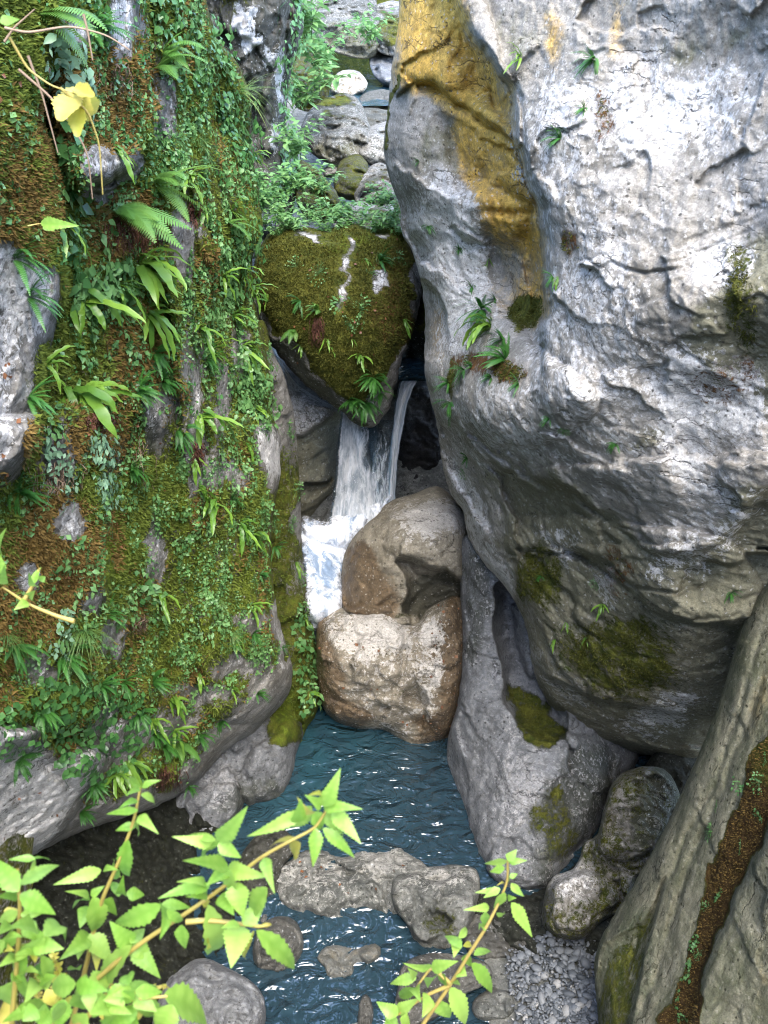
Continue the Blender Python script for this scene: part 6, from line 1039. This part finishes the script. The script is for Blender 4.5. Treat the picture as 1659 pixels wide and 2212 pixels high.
def spike(label, pts, D, seed, cv=cr4, w=44):
    r = np.random.default_rng(seed); root = bpy.data.objects.new('flower_spike', None); COL.objects.link(root)
    P = np.array([cv(p) for p in pts]); n = 26; t = np.linspace(0, len(P) - 1, n); X = np.interp(t, np.arange(len(P)), P[:, 0]); Y = np.interp(t, np.arange(len(P)), P[:, 1])
    C = unproj(X, Y, np.full(n, D)); root.location = C[0]; sb = PB(); lb = PB(); tube(sb, C, 0.003, 0.0015, 0.6, 6)
    for i in range(3, n):
        for q in range(4):
            a = r.uniform(0, 6.28); d = nrm(np.array([math.cos(a), 0.5 * math.sin(a), r.uniform(-0.2, 0.8)])); s_ = w / FPX * 2.0 * (1.15 - 0.6 * i / n) * r.uniform(0.5, 1)*0.401
            leaf(lb, C[i], d, nrm(r.normal(size=3)), s_, s_ * 0.6, r.uniform(0, 1), 0.3, 0.3, 4)
    tag(root, label, 'plant', 'flower spikes among the nettles')
    for nm, pb, m in (('stem', sb, L_NSTEM), ('bracts', lb, L_YEL)):
        V, F, tt = pb.arrays(); child(link_at_base(nm, V, F, m, dict(tint=tt)), root)
spike('short yellow flower spike at the lower left, nearest the bottom corner', [(215, 1560), (210, 1380), (195, 1230)], 1.55, 1)
spike('tall yellow-green flower spike between the left nettle stems', [(330, 1560), (330, 1350), (290, 1170)], 1.6, 2, w=80)
spike('bent yellow seed spike above the bottom edge', [(560, 1560), (570, 1400), (600, 1300)], 1.6, 3)
spike('drooping yellow-brown seed spike left of the big pale boulder', [(640, 1420), (760, 1350), (900, 1330)], 1.6, 4, w=50)
nettle('bright nettle sprig standing alone in front of the lower stream', [[(960, 1500), (1040, 1360), (1180, 1160), (1290, 980), (1380, 840), (1440, 720), (1490, 600), (1490, 490)], [(1180, 1160), (1060, 1210), (900, 1320)], [(1180, 1150), (1080, 1060), (1000, 1170)]],
       [((1490, 490), (1365, 505), 40), ((1490, 490), (1540, 428), 58), ((1490, 490), (1597, 488), 44), ((1475, 530), (1395, 550), 52), ((1480, 530), (1475, 615), 64), ((1500, 580), (1545, 560), 32), ((1440, 655), (1313, 662), 44), ((1450, 640), (1360, 690), 48), ((1475, 660), (1415, 745), 54), ((1490, 690), (1538, 690), 36), ((1510, 610), (1578, 682), 48), ((1510, 715), (1622, 902), 78), ((1390, 740), (1250, 755), 50), ((1370, 765), (1372, 848), 58), ((1430, 770), (1472, 765), 32), ((1370, 870), (1335, 865), 32), ((1240, 960), (1150, 895), 66), ((1225, 905), (1265, 848), 44), ((1215, 930), (1200, 1012), 64), ((1310, 1000), (1408, 985), 54), ((1295, 1040), (1405, 1202), 82), ((1080, 1060), (925, 1040), 54), ((1080, 1070), (1225, 1030), 74), ((1000, 1120), (858, 1155), 64), ((990, 1120), (950, 1065), 50), ((1090, 1120), (1060, 1175), 84), ((1000, 1170), (1025, 1255), 74), ((1000, 1180), (905, 1215), 60), ((1060, 1210), (1030, 1335), 94), ((1180, 1170), (1262, 1372), 105), ((1120, 1240), (1180, 1335), 94), ((900, 1320), (783, 1248), 84), ((900, 1310), (1012, 1230), 76), ((890, 1330), (825, 1400), 78), ((910, 1340), (965, 1390), 78), ((1150, 1100), (1165, 1165), 66), ((1230, 1080), (1270, 1110), 80), ((1190, 1150), (1235, 1160), 50), ((1240, 1020), (1290, 1050), 60)],
       1.9, cr5, 5, yellow=[((1250, 950), (1285, 945), 30), ((1470, 610), (1430, 625), 16)])
# bits hanging in at the left border
nettle('yellow autumn vine leaves hanging from a thin twig near the top left', [[(20, 80), (60, 150), (110, 185), (170, 205)], [(130, 190), (190, 240), (215, 310), (222, 420)]],
       [((0, 48), (42, 42), 60), ], 3.2, lambda p: p, 6, yellow=[((176, 192), (130, 262), 58), ((178, 192), (204, 246), 32), ((170, 215), (168, 296), 34), ((162, 188), (204, 208), 28), ((180, 200), (190, 262), 26)], name='vine', sr=0.004, rnd=True)
nettle('bright green sprout reaching in from the left border', [[(160, 1342), (120, 1330), (60, 1305), (5, 1268)], [(50, 1300), (68, 1270), (85, 1228)]],
       [((60, 1300), (30, 1318), 60), ((75, 1260), (90, 1225), 55), ((80, 1265), (62, 1235), 50), ((85, 1255), (98, 1245), 45), ((5, 1200), (14, 1140), 70), ((0, 1240), (-10, 1180), 80), ((5, 1262), (10, 1220), 60), ((60, 1290), (76, 1275), 60)], 2.4, lambda p: p, 7, name='vine', sr=0.007)
nettle('single lime-green strap leaf across the mossy column', [[(60, 488), (80, 484), (100, 482)]], [((88, 482), (172, 488), 55), ((92, 492), (120, 500), 20)], 4.6, lambda p: p, 8, name='vine', sr=0.003, wk=1.3)
pb = PB(); rr = np.random.default_rng(5)
for st in ([(10, 60), (60, 72), (150, 55), (230, 75), (280, 108)], [(180, 30), (190, 70), (200, 130)], [(10, 90), (30, 60), (75, 20)], [(60, 120), (90, 200), (125, 330)], [(40, 150), (110, 210), (150, 260), (190, 330), (200, 430)]):
    P_ = np.array(st, float); t = np.linspace(0, len(P_) - 1, 24); X = np.interp(t, np.arange(len(P_)), P_[:, 0]); Y = np.interp(t, np.arange(len(P_)), P_[:, 1])
    for _ in range(3): X[1:-1] = (X[:-2] + 2 * X[1:-1] + X[2:]) / 4; Y[1:-1] = (Y[:-2] + 2 * Y[1:-1] + Y[2:]) / 4
    tube(pb, unproj(X, Y, np.full(24, 3.8)), 0.005, 0.002, rr.uniform(0.5, 1), 5)
V, F, t = pb.arrays(); tag(link_at_base('dry_stems', V, F, L_STEM, dict(tint=t)), 'thin straw-coloured stems arching in at the top left corner', 'stems')
